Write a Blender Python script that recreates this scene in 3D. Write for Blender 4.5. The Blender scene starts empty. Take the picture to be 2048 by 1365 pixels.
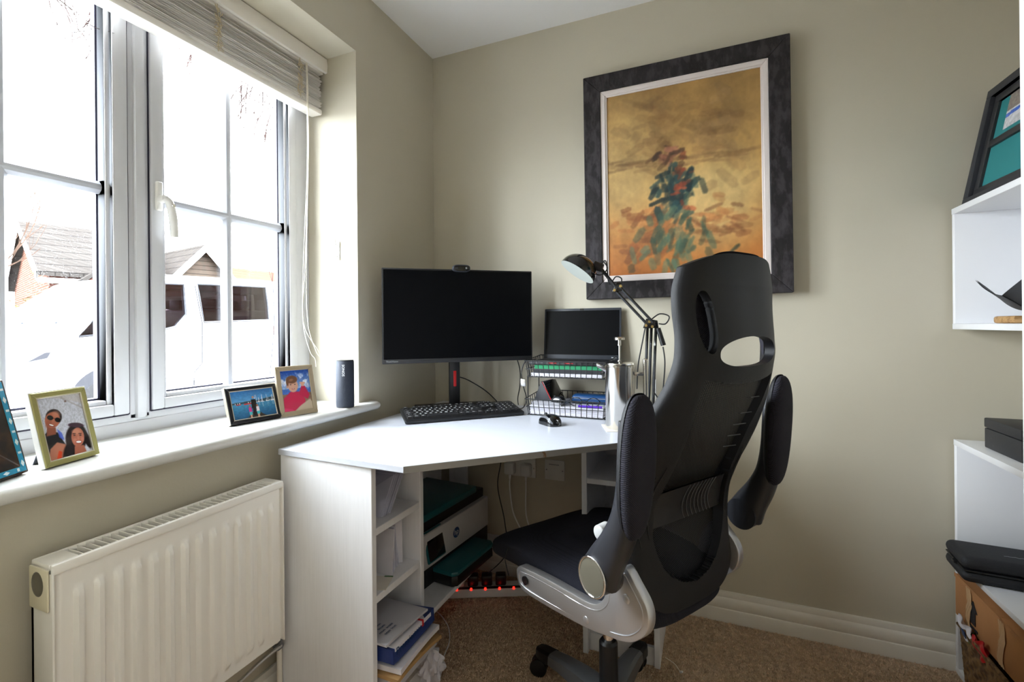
import bpy, bmesh, math, random
import numpy as np
from mathutils import Vector, Matrix, Euler

random.seed(7); rng = np.random.default_rng(7)
SC = bpy.context.scene
COL = SC.collection
R = math.radians

# ------------------------------------------------------------------ camera, sky, lights, exposure
cam = bpy.data.cameras.new('camera'); camo = bpy.data.objects.new('camera', cam); COL.objects.link(camo)
camo.matrix_world = (Matrix.Translation((1.2097, -1.9412, 1.1176)) @ Matrix.Rotation(R(22.618), 4, 'Z')
                     @ Matrix.Rotation(R(90), 4, 'X') @ Matrix.Rotation(R(-0.52), 4, 'Z'))
cam.sensor_width = 36.0; cam.lens = 940.57 / 2048 * 36; cam.shift_y = -0.01546; cam.clip_start = 0.02; cam.clip_end = 300
SC.camera = camo

SKY = 30.0
wd = bpy.data.worlds.new('overcast_sky'); SC.world = wd; wd.use_nodes = True
bg = wd.node_tree.nodes['Background']; bg.inputs[0].default_value = (0.87, 0.935, 1.0, 1); bg.inputs[1].default_value = SKY

def area(name, loc, rot, sx, sy, power, color, portal=False):
    l = bpy.data.lights.new(name, 'AREA'); l.shape = 'RECTANGLE'; l.size = sx; l.size_y = sy
    l.energy = power; l.color = color
    if portal: l.cycles.is_portal = True
    o = bpy.data.objects.new(name, l); COL.objects.link(o); o.location = loc; o.rotation_euler = rot
    return o
area('sky_portal', (-0.34, -1.12, 1.49), (0, R(-90), 0), 1.34, 1.2, 1, (1, 1, 1), True)
area('hall_fill_light', (1.72, -2.5, 2.36), (0, 0, 0), 0.5, 0.5, 5, (1.0, 0.96, 0.92))  # fill light added in the unseen hall to brighten the room

SC.view_settings.view_transform = 'Standard'; SC.view_settings.look = 'None'
SC.view_settings.gamma = 1.0; SC.view_settings.use_curve_mapping = False
SC.view_settings.exposure = 0.77
SC.cycles.use_denoising = True
try: SC.cycles.denoiser = 'OPENIMAGEDENOISE'
except Exception: pass
SC.cycles.max_bounces = 10; SC.cycles.diffuse_bounces = 6; SC.cycles.glossy_bounces = 4
SC.cycles.transmission_bounces = 6; SC.cycles.transparent_max_bounces = 16
SC.cycles.sample_clamp_indirect = 8.0; SC.cycles.caustics_reflective = False; SC.cycles.caustics_refractive = False

# ------------------------------------------------------------------ materials
def lin(c):
    return tuple((x / 12.92 if x <= .04045 else ((x + .055) / 1.055) ** 2.4) for x in (v / 255.0 for v in c))
MATS = {}
def mat(name, rgb, rough=.5, metal=0.0, spec=.5, var=0.0, vscale=8.0, bump=0.0, bscale=120.0, stretch=(1, 1, 1),
        emit=0.0, coat=0.0, second=None, sscale=6.0, slo=.45, shi=.6, detail=4.0):
    m = bpy.data.materials.new(name); m.use_nodes = True; nt = m.node_tree; N = nt.nodes; L = nt.links
    b = N['Principled BSDF']; c = (*lin(rgb), 1)
    b.inputs['Base Color'].default_value = c; b.inputs['Roughness'].default_value = rough
    b.inputs['Metallic'].default_value = metal; b.inputs['Specular IOR Level'].default_value = spec
    if coat: b.inputs['Coat Weight'].default_value = coat; b.inputs['Coat Roughness'].default_value = .08
    if emit:
        b.inputs['Emission Color'].default_value = c; b.inputs['Emission Strength'].default_value = emit
    if var or bump or second:
        tc = N.new('ShaderNodeTexCoord'); mp = N.new('ShaderNodeMapping'); mp.inputs['Scale'].default_value = stretch
        L.new(tc.outputs['Object'], mp.inputs['Vector'])
    last = None
    if second:
        n2 = N.new('ShaderNodeTexNoise'); n2.inputs['Scale'].default_value = sscale; n2.inputs['Detail'].default_value = 6
        L.new(mp.outputs[0], n2.inputs['Vector'])
        r2 = N.new('ShaderNodeMapRange'); r2.inputs[1].default_value = slo; r2.inputs[2].default_value = shi
        L.new(n2.outputs['Fac'], r2.inputs[0])
        mx = N.new('ShaderNodeMix'); mx.data_type = 'RGBA'; L.new(r2.outputs[0], mx.inputs[0])
        mx.inputs[6].default_value = c; mx.inputs[7].default_value = (*lin(second), 1); last = mx.outputs[2]
        L.new(last, b.inputs['Base Color'])
    if var:
        n = N.new('ShaderNodeTexNoise'); n.inputs['Scale'].default_value = vscale; n.inputs['Detail'].default_value = detail
        L.new(mp.outputs[0], n.inputs['Vector'])
        r = N.new('ShaderNodeMapRange'); r.inputs[1].default_value = .3; r.inputs[2].default_value = .7
        r.inputs[3].default_value = 1 - var; r.inputs[4].default_value = 1 + var
        L.new(n.outputs['Fac'], r.inputs[0])
        hv = N.new('ShaderNodeMix'); hv.data_type = 'RGBA'; hv.blend_type = 'MULTIPLY'; hv.inputs[0].default_value = 1
        if last: L.new(last, hv.inputs[6])
        else: hv.inputs[6].default_value = c
        L.new(r.outputs[0], hv.inputs[7]); L.new(hv.outputs[2], b.inputs['Base Color'])
    if bump:
        n = N.new('ShaderNodeTexNoise'); n.inputs['Scale'].default_value = bscale; n.inputs['Detail'].default_value = 3
        L.new(mp.outputs[0], n.inputs['Vector'])
        bp = N.new('ShaderNodeBump'); bp.inputs['Strength'].default_value = bump; bp.inputs['Distance'].default_value = .002
        L.new(n.outputs['Fac'], bp.inputs['Height']); L.new(bp.outputs[0], b.inputs['Normal'])
    MATS[name] = m; return m

def weave_mat(name, rgb, rgb2, scale, rough=.85, see=0.0, spec=.3, axes=(0, 2)):
    """woven cloth: a lattice of raised threads from object coordinates; see>0 leaves the gaps open"""
    m = bpy.data.materials.new(name); m.use_nodes = True; nt = m.node_tree; N = nt.nodes; L = nt.links
    b = N['Principled BSDF']; b.inputs['Roughness'].default_value = rough; b.inputs['Specular IOR Level'].default_value = spec
    tc = N.new('ShaderNodeTexCoord'); sp = N.new('ShaderNodeSeparateXYZ'); L.new(tc.outputs['Object'], sp.inputs[0])
    def sinof(out, k):
        a = N.new('ShaderNodeMath'); a.operation = 'MULTIPLY'; a.inputs[1].default_value = k; L.new(out, a.inputs[0])
        s = N.new('ShaderNodeMath'); s.operation = 'SINE'; L.new(a.outputs[0], s.inputs[0]); return s.outputs[0]
    p = N.new('ShaderNodeMath'); p.operation = 'MULTIPLY'
    L.new(sinof(sp.outputs[axes[0]], scale), p.inputs[0]); L.new(sinof(sp.outputs[axes[1]], scale), p.inputs[1])
    r = N.new('ShaderNodeMapRange'); r.inputs[1].default_value = .1; r.inputs[2].default_value = .7
    L.new(p.outputs[0], r.inputs[0])
    mx = N.new('ShaderNodeMix'); mx.data_type = 'RGBA'; mx.inputs[6].default_value = (*lin(rgb), 1); mx.inputs[7].default_value = (*lin(rgb2), 1)
    L.new(r.outputs[0], mx.inputs[0]); L.new(mx.outputs[2], b.inputs['Base Color'])
    bp = N.new('ShaderNodeBump'); bp.inputs['Strength'].default_value = .5; bp.inputs['Distance'].default_value = .001
    L.new(p.outputs[0], bp.inputs['Height']); L.new(bp.outputs[0], b.inputs['Normal'])
    if see:
        r2 = N.new('ShaderNodeMapRange'); r2.inputs[1].default_value = -.75; r2.inputs[2].default_value = -.55
        r2.inputs[3].default_value = 1 - see; r2.inputs[4].default_value = 1
        L.new(p.outputs[0], r2.inputs[0]); L.new(r2.outputs[0], b.inputs['Alpha'])
    MATS[name] = m; return m

def pane_mat(name, tint=(1, 1, 1), drops=False, gloss=.02):
    m = bpy.data.materials.new(name); m.use_nodes = True; nt = m.node_tree; N = nt.nodes; L = nt.links
    N.remove(N['Principled BSDF']); out = N['Material Output']
    t = N.new('ShaderNodeBsdfTransparent'); t.inputs[0].default_value = (*tint, 1)
    g = N.new('ShaderNodeBsdfGlossy'); g.inputs['Roughness'].default_value = gloss
    f0 = N.new('ShaderNodeLayerWeight'); f0.inputs['Blend'].default_value = .5
    f1 = N.new('ShaderNodeMath'); f1.operation = 'POWER'; f1.inputs[1].default_value = 5; L.new(f0.outputs['Facing'], f1.inputs[0])
    f = N.new('ShaderNodeMapRange'); f.inputs[3].default_value = .03; f.inputs[4].default_value = .8; L.new(f1.outputs[0], f.inputs[0])
    mx = N.new('ShaderNodeMixShader'); L.new(f.outputs[0], mx.inputs[0]); L.new(t.outputs[0], mx.inputs[1]); L.new(g.outputs[0], mx.inputs[2])
    res = mx.outputs[0]
    if drops:
        tc = N.new('ShaderNodeTexCoord'); v = N.new('ShaderNodeTexVoronoi'); v.inputs['Scale'].default_value = 190
        L.new(tc.outputs['Object'], v.inputs['Vector'])
        n = N.new('ShaderNodeTexNoise'); n.inputs['Scale'].default_value = 5; L.new(tc.outputs['Object'], n.inputs['Vector'])
        th = N.new('ShaderNodeMapRange'); th.inputs[1].default_value = .42; th.inputs[2].default_value = .68
        th.inputs[3].default_value = .0; th.inputs[4].default_value = .26; L.new(n.outputs['Fac'], th.inputs[0])
        lt = N.new('ShaderNodeMath'); lt.operation = 'LESS_THAN'; L.new(v.outputs['Distance'], lt.inputs[0]); L.new(th.outputs[0], lt.inputs[1])
        k = N.new('ShaderNodeMath'); k.operation = 'MULTIPLY'; k.inputs[1].default_value = .03; L.new(lt.outputs[0], k.inputs[0])
        tr = N.new('ShaderNodeBsdfTranslucent'); tr.inputs[0].default_value = (.9, .9, .92, 1)
        m2 = N.new('ShaderNodeMixShader'); L.new(k.outputs[0], m2.inputs[0]); L.new(res, m2.inputs[1]); L.new(tr.outputs[0], m2.inputs[2]); res = m2.outputs[0]
    L.new(res, out.inputs['Surface']); MATS[name] = m; return m

def brick_mat(name, c1, c2, mortar, scale, w=.225, h=.075, squash_rows=False):
    m = bpy.data.materials.new(name); m.use_nodes = True; nt = m.node_tree; N = nt.nodes; L = nt.links
    b = N['Principled BSDF']; b.inputs['Roughness'].default_value = .9; b.inputs['Specular IOR Level'].default_value = 0.0
    tc = N.new('ShaderNodeTexCoord'); sp = N.new('ShaderNodeSeparateXYZ'); L.new(tc.outputs['Object'], sp.inputs[0])
    ad = N.new('ShaderNodeMath'); ad.operation = 'ADD'; L.new(sp.outputs[0], ad.inputs[0]); L.new(sp.outputs[1], ad.inputs[1])
    cb = N.new('ShaderNodeCombineXYZ'); L.new(ad.outputs[0], cb.inputs[0]); L.new(sp.outputs[2], cb.inputs[1])
    br = N.new('ShaderNodeTexBrick'); L.new(cb.outputs[0], br.inputs['Vector']); br.inputs['Scale'].default_value = scale
    br.inputs['Color1'].default_value = (*lin(c1), 1); br.inputs['Color2'].default_value = (*lin(c2), 1); br.inputs['Mortar'].default_value = (*lin(mortar), 1)
    br.inputs['Brick Width'].default_value = w; br.inputs['Row Height'].default_value = h; br.inputs['Mortar Size'].default_value = .012
    L.new(br.outputs['Color'], b.inputs['Base Color'])
    MATS[name] = m; return m

def attr_mat(name, rough=.35, coat=0.0, bump=0.0, bscale=200.):
    m = bpy.data.materials.new(name); m.use_nodes = True; nt = m.node_tree; N = nt.nodes; L = nt.links
    b = N['Principled BSDF']; b.inputs['Roughness'].default_value = rough
    a = N.new('ShaderNodeAttribute'); a.attribute_name = 'Col'; L.new(a.outputs['Color'], b.inputs['Base Color'])
    if coat: b.inputs['Coat Weight'].default_value = coat; b.inputs['Coat Roughness'].default_value = .03
    if bump:
        tc = N.new('ShaderNodeTexCoord'); n = N.new('ShaderNodeTexNoise'); n.inputs['Scale'].default_value = bscale
        L.new(tc.outputs['Object'], n.inputs['Vector']); bp = N.new('ShaderNodeBump'); bp.inputs['Strength'].default_value = bump
        bp.inputs['Distance'].default_value = .002; L.new(n.outputs['Fac'], bp.inputs['Height']); L.new(bp.outputs[0], b.inputs['Normal'])
    MATS[name] = m; return m

mat('sage_wall', (194, 187, 169), .62, var=.02, vscale=3, bump=.12, bscale=160, spec=.3)
mat('ceiling_white', (238, 237, 236), .8, bump=.05, bscale=90)
mat('white_gloss', (216, 216, 213), .28, bump=.03, bscale=40)
mat('white_trim', (226, 221, 210), .35, bump=.03, bscale=60)
mat('door_white', (236, 235, 232), .35, bump=.5, bscale=22, stretch=(6, 6, .6))
mat('upvc', (206, 207, 212), .3)
mat('upvc_bead', (196, 199, 208), .3)
mat('gasket', (38, 34, 56), .6)
mat('carpet', (214, 190, 163), .95, var=.25, vscale=60, spec=.05)
mat('carpet_base', (186, 162, 136), .95, var=.2, vscale=40, spec=.05)
mat('desk_white', (236, 236, 239), .38, var=.025, vscale=20, bump=.16, bscale=26, stretch=(9, 9, .45))
mat('desk_top', (198, 201, 210), .30, var=.02, vscale=14, bump=.07, bscale=30, stretch=(.6, 6, 6))
mat('desk_edge', (150, 147, 143), .5, second=(120, 92, 66), sscale=38, slo=.70, shi=.74)
mat('shelf_white', (232, 232, 234), .35)
mat('radiator_white', (240, 237, 231), .32)
mat('radiator_shade', (70, 66, 58), .7)  # dark colour put in for the shade inside the radiator
mat('badge_cream', (222, 214, 188), .45)
mat('badge_grey', (92, 88, 76), .3)
mat('black_plastic', (18, 18, 20), .42, spec=.5)
mat('black_satin', (22, 22, 25), .5, bump=.25, bscale=900)
mat('black_gloss', (9, 10, 12), .12, coat=.6)
mat('screen_black', (6, 7, 10), .3, spec=.10)
mat('laptop_grey', (48, 51, 58), .45)
mat('charcoal', (40, 41, 46), .6)
mat('red_plastic', (200, 22, 26), .4)
mat('steel', (225, 222, 216), .16, metal=1)
mat('steel_brushed', (205, 203, 200), .3, metal=1)
mat('chrome', (236, 236, 238), .08, metal=1)
mat('brass', (196, 170, 110), .3, metal=1)
mat('silver_paint', (200, 200, 203), .32, metal=.8, bump=.06, bscale=900)
mat('grey_plastic', (86, 88, 94), .4)
mat('grey_metal', (120, 122, 126), .36, metal=.5)
mat('white_plastic', (232, 231, 228), .35)
mat('lettering_white', (236, 238, 240), .5)
mat('lettering_grey', (160, 162, 166), .5)
mat('lettering_dark', (28, 28, 34), .6)
mat('lettering_red', (190, 30, 40), .6)
mat('lettering_blue', (24, 60, 110), .5)
mat('speaker_navy', (34, 42, 58), .55, bump=.8, bscale=700)
mat('paper', (226, 224, 232), .75, var=.03, vscale=30)
mat('paper_warm', (226, 219, 208), .75, var=.04, vscale=20)
mat('paper_grey', (188, 187, 194), .75)
mat('envelope', (206, 206, 222), .7, var=.03, vscale=24)
mat('envelope_lilac', (176, 176, 196), .7)  # darker lilac tone for envelope flaps and one whole envelope
mat('blue_pack', (38, 58, 120), .35)
mat('tan_card', (176, 140, 92), .8, var=.08, vscale=20)
mat('cardboard', (176, 124, 78), .8, var=.06, vscale=12, bump=.1, bscale=60)
mat('tape', (196, 158, 116), .12)
mat('teal', (24, 92, 98), .35)
mat('teal_dark', (16, 58, 64), .4)
mat('teal_mat', (36, 120, 122), .8)
mat('printer_white', (200, 198, 198), .45, bump=.1, bscale=500)
mat('green_book', (26, 142, 92), .6)
mat('blue_case', (22, 70, 122), .4)
mat('violet', (92, 40, 190), .35)
mat('frame_gold', (158, 152, 96), .35, metal=.35)
mat('frame_black', (20, 22, 28), .3)
mat('frame_champagne', (176, 160, 134), .4, metal=.3)
mat('silver_edge', (214, 206, 188), .3, metal=.7)
mat('frame_inner_white', (222, 212, 208), .55)
mat('picture_frame_dark', (36, 33, 34), .6, spec=.25, second=(60, 56, 59), sscale=55, slo=.45, shi=.62, bump=.9, bscale=70, stretch=(1, 1, .45))
mat('burl', (66, 42, 22), .3, second=(26, 16, 10), sscale=26, slo=.42, shi=.6, coat=.4)
mat('turquoise', (30, 140, 176), .35)
mat('turquoise_dark', (16, 78, 92), .3, second=(50, 128, 134), sscale=90, coat=.4)
mat('inlay_white', (220, 232, 232), .4)
mat('stand_back', (44, 48, 58), .7)
mat('blind_slat', (232, 228, 222), .45)
mat('blind_rail', (238, 234, 228), .3)
mat('cord_cream', (196, 182, 152), .8)
mat('cord_white', (236, 230, 214), .7)
mat('lamp_lining', (186, 192, 186), .4)
mat('clear_plastic', (238, 238, 234), .2)
mat('wood_light', (178, 140, 92), .6, second=(140, 104, 62), sscale=20, stretch=(1, 6, 6))
mat('box_black', (40, 40, 42), .55, second=(84, 84, 86), sscale=30, slo=.66, shi=.74)
mat('case_black', (28, 29, 33), .7, bump=.4, bscale=300)
mat('wicker', (128, 98, 62), .7, second=(84, 60, 34), sscale=60)
mat('foil_red', (190, 28, 34), .3)
mat('foil_green', (58, 110, 56), .4)
mat('socket_white', (222, 220, 214), .4)
mat('led_red', (255, 28, 18), .4, emit=3.0)
mat('van_white', (206, 208, 212), .2, coat=.6)
mat('rubber', (34, 34, 36), .8)
mat('headlamp', (190, 196, 204), .1, metal=.6)
mat('tarmac', (140, 138, 136), .9, var=.1, vscale=4)
mat('render_white', (226, 226, 224), .7)
mat('bark', (70, 56, 48), .9, spec=0.0)
mat('twig', (64, 50, 48), .9, spec=0.0)
mat('hedge', (66, 60, 40), .9, spec=0.0, second=(84, 66, 46), sscale=30)
weave_mat('seat_fabric', (26, 27, 36), (46, 47, 60), 2100)
weave_mat('pad_fabric', (30, 29, 37), (50, 48, 60), 1500, axes=(1, 2))
weave_mat('chair_mesh', (9, 9, 11), (58, 59, 64), 1150, see=.3, axes=(1, 2))
pane_mat('window_glass', (.97, .98, .98), True)
pane_mat('clear_glass', (.97, .98, .98))
pane_mat('van_glass', (.42, .40, .42))
pane_mat('disc_lens', (.5, .48, .44))
brick_mat('brick_red', (74, 44, 35), (66, 38, 31), (80, 70, 63), 1.0)
brick_mat('roof_grey', (46, 43, 41), (42, 39, 37), (28, 26, 25), 1.0, .3, .26)
brick_mat('roof_orange', (72, 45, 36), (68, 42, 34), (50, 33, 27), 1.0, .3, .26)
brick_mat('cladding', (56, 49, 43), (52, 45, 40), (32, 28, 25), 1.0, 6.0, .16)
attr_mat('photo_print', .25, coat=.5)
attr_mat('canvas_print', .5, bump=.35, bscale=90)
def M(n): return MATS[n]

# ------------------------------------------------------------------ mesh builder
class B:
    def __init__(s): s.v = []; s.f = []; s.mi = []; s.cur = 0
    def use(s, i): s.cur = i; return s
    def add(s, verts, faces, T=None):
        o = len(s.v)
        if T is not None: verts = [tuple(T @ Vector(p)) for p in verts]
        s.v += [tuple(p) for p in verts]; s.f += [tuple(i + o for i in f) for f in faces]; s.mi += [s.cur] * len(faces)
        return s
    def box(s, x0, x1, y0, y1, z0, z1, bev=0.0, T=None, seg=2):
        if bev > 0:
            bm = bmesh.new(); bmesh.ops.create_cube(bm, size=1)
            for v in bm.verts: v.co = Vector(((x0 + x1) / 2 + v.co.x * (x1 - x0), (y0 + y1) / 2 + v.co.y * (y1 - y0), (z0 + z1) / 2 + v.co.z * (z1 - z0)))
            bmesh.ops.bevel(bm, geom=bm.edges[:], offset=min(bev, .49 * min(x1 - x0, y1 - y0, z1 - z0)), segments=seg, affect='EDGES', profile=.5)
            bm.verts.index_update()
            s.add([v.co[:] for v in bm.verts], [[v.index for v in f.verts] for f in bm.faces], T); bm.free(); return s
        vs = [(x, y, z) for x in (x0, x1) for y in (y0, y1) for z in (z0, z1)]
        return s.add(vs, [(0, 1, 3, 2), (4, 6, 7, 5), (0, 4, 5, 1), (2, 3, 7, 6), (0, 2, 6, 4), (1, 5, 7, 3)], T)
    def prism(s, poly, a0, a1, plane='xy', bev=0.0, T=None, seg=2):
        """polygon extruded; plane 'xy' -> along z, 'xz' -> along y, 'yz' -> along x"""
        def P(p, a): return {'xy': (p[0], p[1], a), 'xz': (p[0], a, p[1]), 'yz': (a, p[0], p[1])}[plane]
        n = len(poly); vs = [P(p, a0) for p in poly] + [P(p, a1) for p in poly]
        fs = [tuple(range(n - 1, -1, -1)), tuple(range(n, 2 * n))] + [(i, (i + 1) % n, n + (i + 1) % n, n + i) for i in range(n)]
        bm = bmesh.new(); bv = [bm.verts.new(v) for v in vs]
        for f in fs: bm.faces.new([bv[i] for i in f])
        bmesh.ops.recalc_face_normals(bm, faces=bm.faces)
        if bev > 0:
            es = [e for e in bm.edges if len(e.link_faces) == 2 and any(len(f.verts) == n and n > 4 for f in e.link_faces)] if n > 4 else bm.edges[:]
            bmesh.ops.bevel(bm, geom=es, offset=bev, segments=seg, affect='EDGES', profile=.5)
        bm.verts.index_update()
        s.add([v.co[:] for v in bm.verts], [[v.index for v in f.verts] for f in bm.faces], T); bm.free(); return s
    def cyl(s, p0, p1, r0, r1=None, seg=16, cap=True, T=None):
        r1 = r0 if r1 is None else r1
        p0 = Vector(p0); p1 = Vector(p1); d = (p1 - p0).normalized()
        a = d.orthogonal().normalized(); b = d.cross(a)
        vs = []
        for p, r in ((p0, r0), (p1, r1)):
            for i in range(seg):
                t = 2 * math.pi * i / seg; vs.append(p + (a * math.cos(t) + b * math.sin(t)) * r)
        fs = [(i, (i + 1) % seg, seg + (i + 1) % seg, seg + i) for i in range(seg)]
        if cap: fs += [tuple(range(seg - 1, -1, -1)), tuple(range(seg, 2 * seg))]
        return s.add(vs, fs, T)
    def tube(s, pts, r, seg=8, closed=False, T=None, flat=None):
        """swept tube; r number or list; flat=(ax, k) squashes the section"""
        pts = [Vector(p) for p in pts]; n = len(pts); rs = r if isinstance(r, (list, tuple)) else [r] * n
        tan = []
        for i in range(n):
            if closed: t = pts[(i + 1) % n] - pts[i - 1]
            else: t = pts[min(i + 1, n - 1)] - pts[max(i - 1, 0)]
            tan.append(t.normalized() if t.length > 1e-9 else Vector((0, 0, 1)))
        a = tan[0].orthogonal().normalized(); vs = []
        for i in range(n):
            a = (a - tan[i] * a.dot(tan[i]))
            a = a.normalized() if a.length > 1e-6 else tan[i].orthogonal().normalized()
            b = tan[i].cross(a)
            for k in range(seg):
                t = 2 * math.pi * k / seg; vs.append(pts[i] + (a * math.cos(t) + b * math.sin(t)) * rs[i])
        m = n if closed else n - 1; fs = []
        for i in range(m):
            for k in range(seg):
                i2 = (i + 1) % n; fs.append((i * seg + k, i * seg + (k + 1) % seg, i2 * seg + (k + 1) % seg, i2 * seg + k))
        if not closed: fs += [tuple(range(seg - 1, -1, -1)), tuple((n - 1) * seg + k for k in range(seg))]
        return s.add(vs, fs, T)
    def lathe(s, prof, seg=32, T=None, cap=True):
        """profile [(r, z)] around z"""
        n = len(prof); vs = []
        for r, z in prof:
            for k in range(seg):
                t = 2 * math.pi * k / seg; vs.append((r * math.cos(t), r * math.sin(t), z))
        fs = [(i * seg + k, i * seg + (k + 1) % seg, (i + 1) * seg + (k + 1) % seg, (i + 1) * seg + k) for i in range(n - 1) for k in range(seg)]
        if cap:
            if prof[0][0] > 1e-6: fs.append(tuple(range(seg - 1, -1, -1)))
            if prof[-1][0] > 1e-6: fs.append(tuple((n - 1) * seg + k for k in range(seg)))
        return s.add(vs, fs, T)
    def grid(s, fn, nu, nv, T=None, flip=False):
        vs = [fn(i / nu, j / nv) for j in range(nv + 1) for i in range(nu + 1)]
        w = nu + 1; fs = []
        for j in range(nv):
            for i in range(nu):
                f = (j * w + i, j * w + i + 1, (j + 1) * w + i + 1, (j + 1) * w + i); fs.append(f[::-1] if flip else f)
        return s.add(vs, fs, T)
    def ell(s, c, rx, ry, rz, seg=20, rings=12, T=None):
        vs = []; fs = []
        for j in range(rings + 1):
            p = math.pi * j / rings
            for k in range(seg):
                t = 2 * math.pi * k / seg
                vs.append((c[0] + rx * math.sin(p) * math.cos(t), c[1] + ry * math.sin(p) * math.sin(t), c[2] + rz * math.cos(p)))
        for j in range(rings):
            for k in range(seg): fs.append((j * seg + k, (j + 1) * seg + k, (j + 1) * seg + (k + 1) % seg, j * seg + (k + 1) % seg))
        return s.add(vs, fs, T)
    def mesh(s, name, mats, smooth=38):
        me = bpy.data.meshes.new(name); me.from_pydata(s.v, [], s.f)
        for m in (mats if isinstance(mats, (list, tuple)) else [mats]): me.materials.append(M(m))
        if len(set(s.mi)) > 1 or (s.mi and s.mi[0]): me.polygons.foreach_set('material_index', s.mi)
        bm = bmesh.new(); bm.from_mesh(me); bmesh.ops.remove_doubles(bm, verts=bm.verts, dist=1e-6)
        bmesh.ops.recalc_face_normals(bm, faces=bm.faces); bm.to_mesh(me); bm.free()
        if smooth:
            me.polygons.foreach_set('use_smooth', [True] * len(me.polygons))
            me.set_sharp_from_angle(angle=R(smooth))
        me.update(); return me
    def obj(s, name, mats, parent=None, smooth=38, kind=None, label=None):
        return put(name, s.mesh(name, mats, smooth), parent, kind, label)

def put(name, me, parent=None, kind=None, label=None):
    o = bpy.data.objects.new(name, me); COL.objects.link(o)
    if parent is not None: o.parent = parent
    if kind: o['kind'] = kind
    if label: o['label'] = label
    return o
def thing(name, label, cat, loc=(0, 0, 0), rot=(0, 0, 0), group=None, mat4=None):
    o = bpy.data.objects.new(name, None); COL.objects.link(o); o.empty_display_size = .05
    if mat4 is not None: o.matrix_world = mat4
    else: o.location = loc; o.rotation_euler = rot
    o['label'] = label; o['category'] = cat
    if group: o['group'] = group
    return o
def tag(o, label, cat, group=None):
    o['label'] = label; o['category'] = cat
    if group: o['group'] = group
    return o
def struct(name, loc=(0, 0, 0)):
    o = bpy.data.objects.new(name, None); COL.objects.link(o); o.location = loc; o['kind'] = 'structure'; o.empty_display_size = .05
    return o
def TR(loc=(0, 0, 0), rot=(0, 0, 0), sc=(1, 1, 1)):
    return Matrix.Translation(loc) @ Euler(rot).to_matrix().to_4x4() @ Matrix.Diagonal((*sc, 1))
def smooth_path(pts, n=8, closed=False):
    """Catmull-Rom through the points"""
    P = [Vector(p) for p in pts]; out = []; m = len(P)
    rngi = range(m) if closed else range(m - 1)
    for i in rngi:
        if closed: a, b, c, d = P[i - 1], P[i], P[(i + 1) % m], P[(i + 2) % m]
        else: a, b, c, d = P[max(i - 1, 0)], P[i], P[i + 1], P[min(i + 2, m - 1)]
        for k in range(n):
            t = k / n
            out.append(.5 * ((2 * b) + (c - a) * t + (2 * a - 5 * b + 4 * c - d) * t * t + (3 * b - a - 3 * c + d) * t ** 3))
    if not closed: out.append(P[-1])
    return out
def letters(items):
    """items: (string, size, matrix) -> one mesh data per item, made from the built-in font"""
    obs = []
    for st, size, T in items:
        cu = bpy.data.curves.new('t', 'FONT'); cu.body = st; cu.size = size; cu.align_x = 'CENTER'; cu.align_y = 'CENTER'; cu.extrude = size * .012; cu.resolution_u = 2
        o = bpy.data.objects.new('t', cu); COL.objects.link(o); obs.append(o)
    bpy.context.view_layer.update(); dg = bpy.context.evaluated_depsgraph_get(); out = []
    for o, (st, size, T) in zip(obs, items):
        me = bpy.data.meshes.new_from_object(o.evaluated_get(dg)); me.transform(T); out.append(me)
    for o in obs:
        cu = o.data; bpy.data.objects.remove(o); bpy.data.curves.remove(cu)
    return out
def text(name, st, size, T, material, parent, label=None, sx=1.0):
    me = letters([(st, size, T @ Matrix.Diagonal((sx, 1, 1, 1)))])[0]; me.materials.clear(); me.materials.append(M(material))
    return put(name, me, parent, None, label)
def joined_text(name, items, material, parent, label=None):
    b = B()
    for me in letters(items):
        b.add([v.co[:] for v in me.vertices], [list(p.vertices) for p in me.polygons]); bpy.data.meshes.remove(me)
    return b.obj(name, material, parent, 0, label=label)

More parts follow.
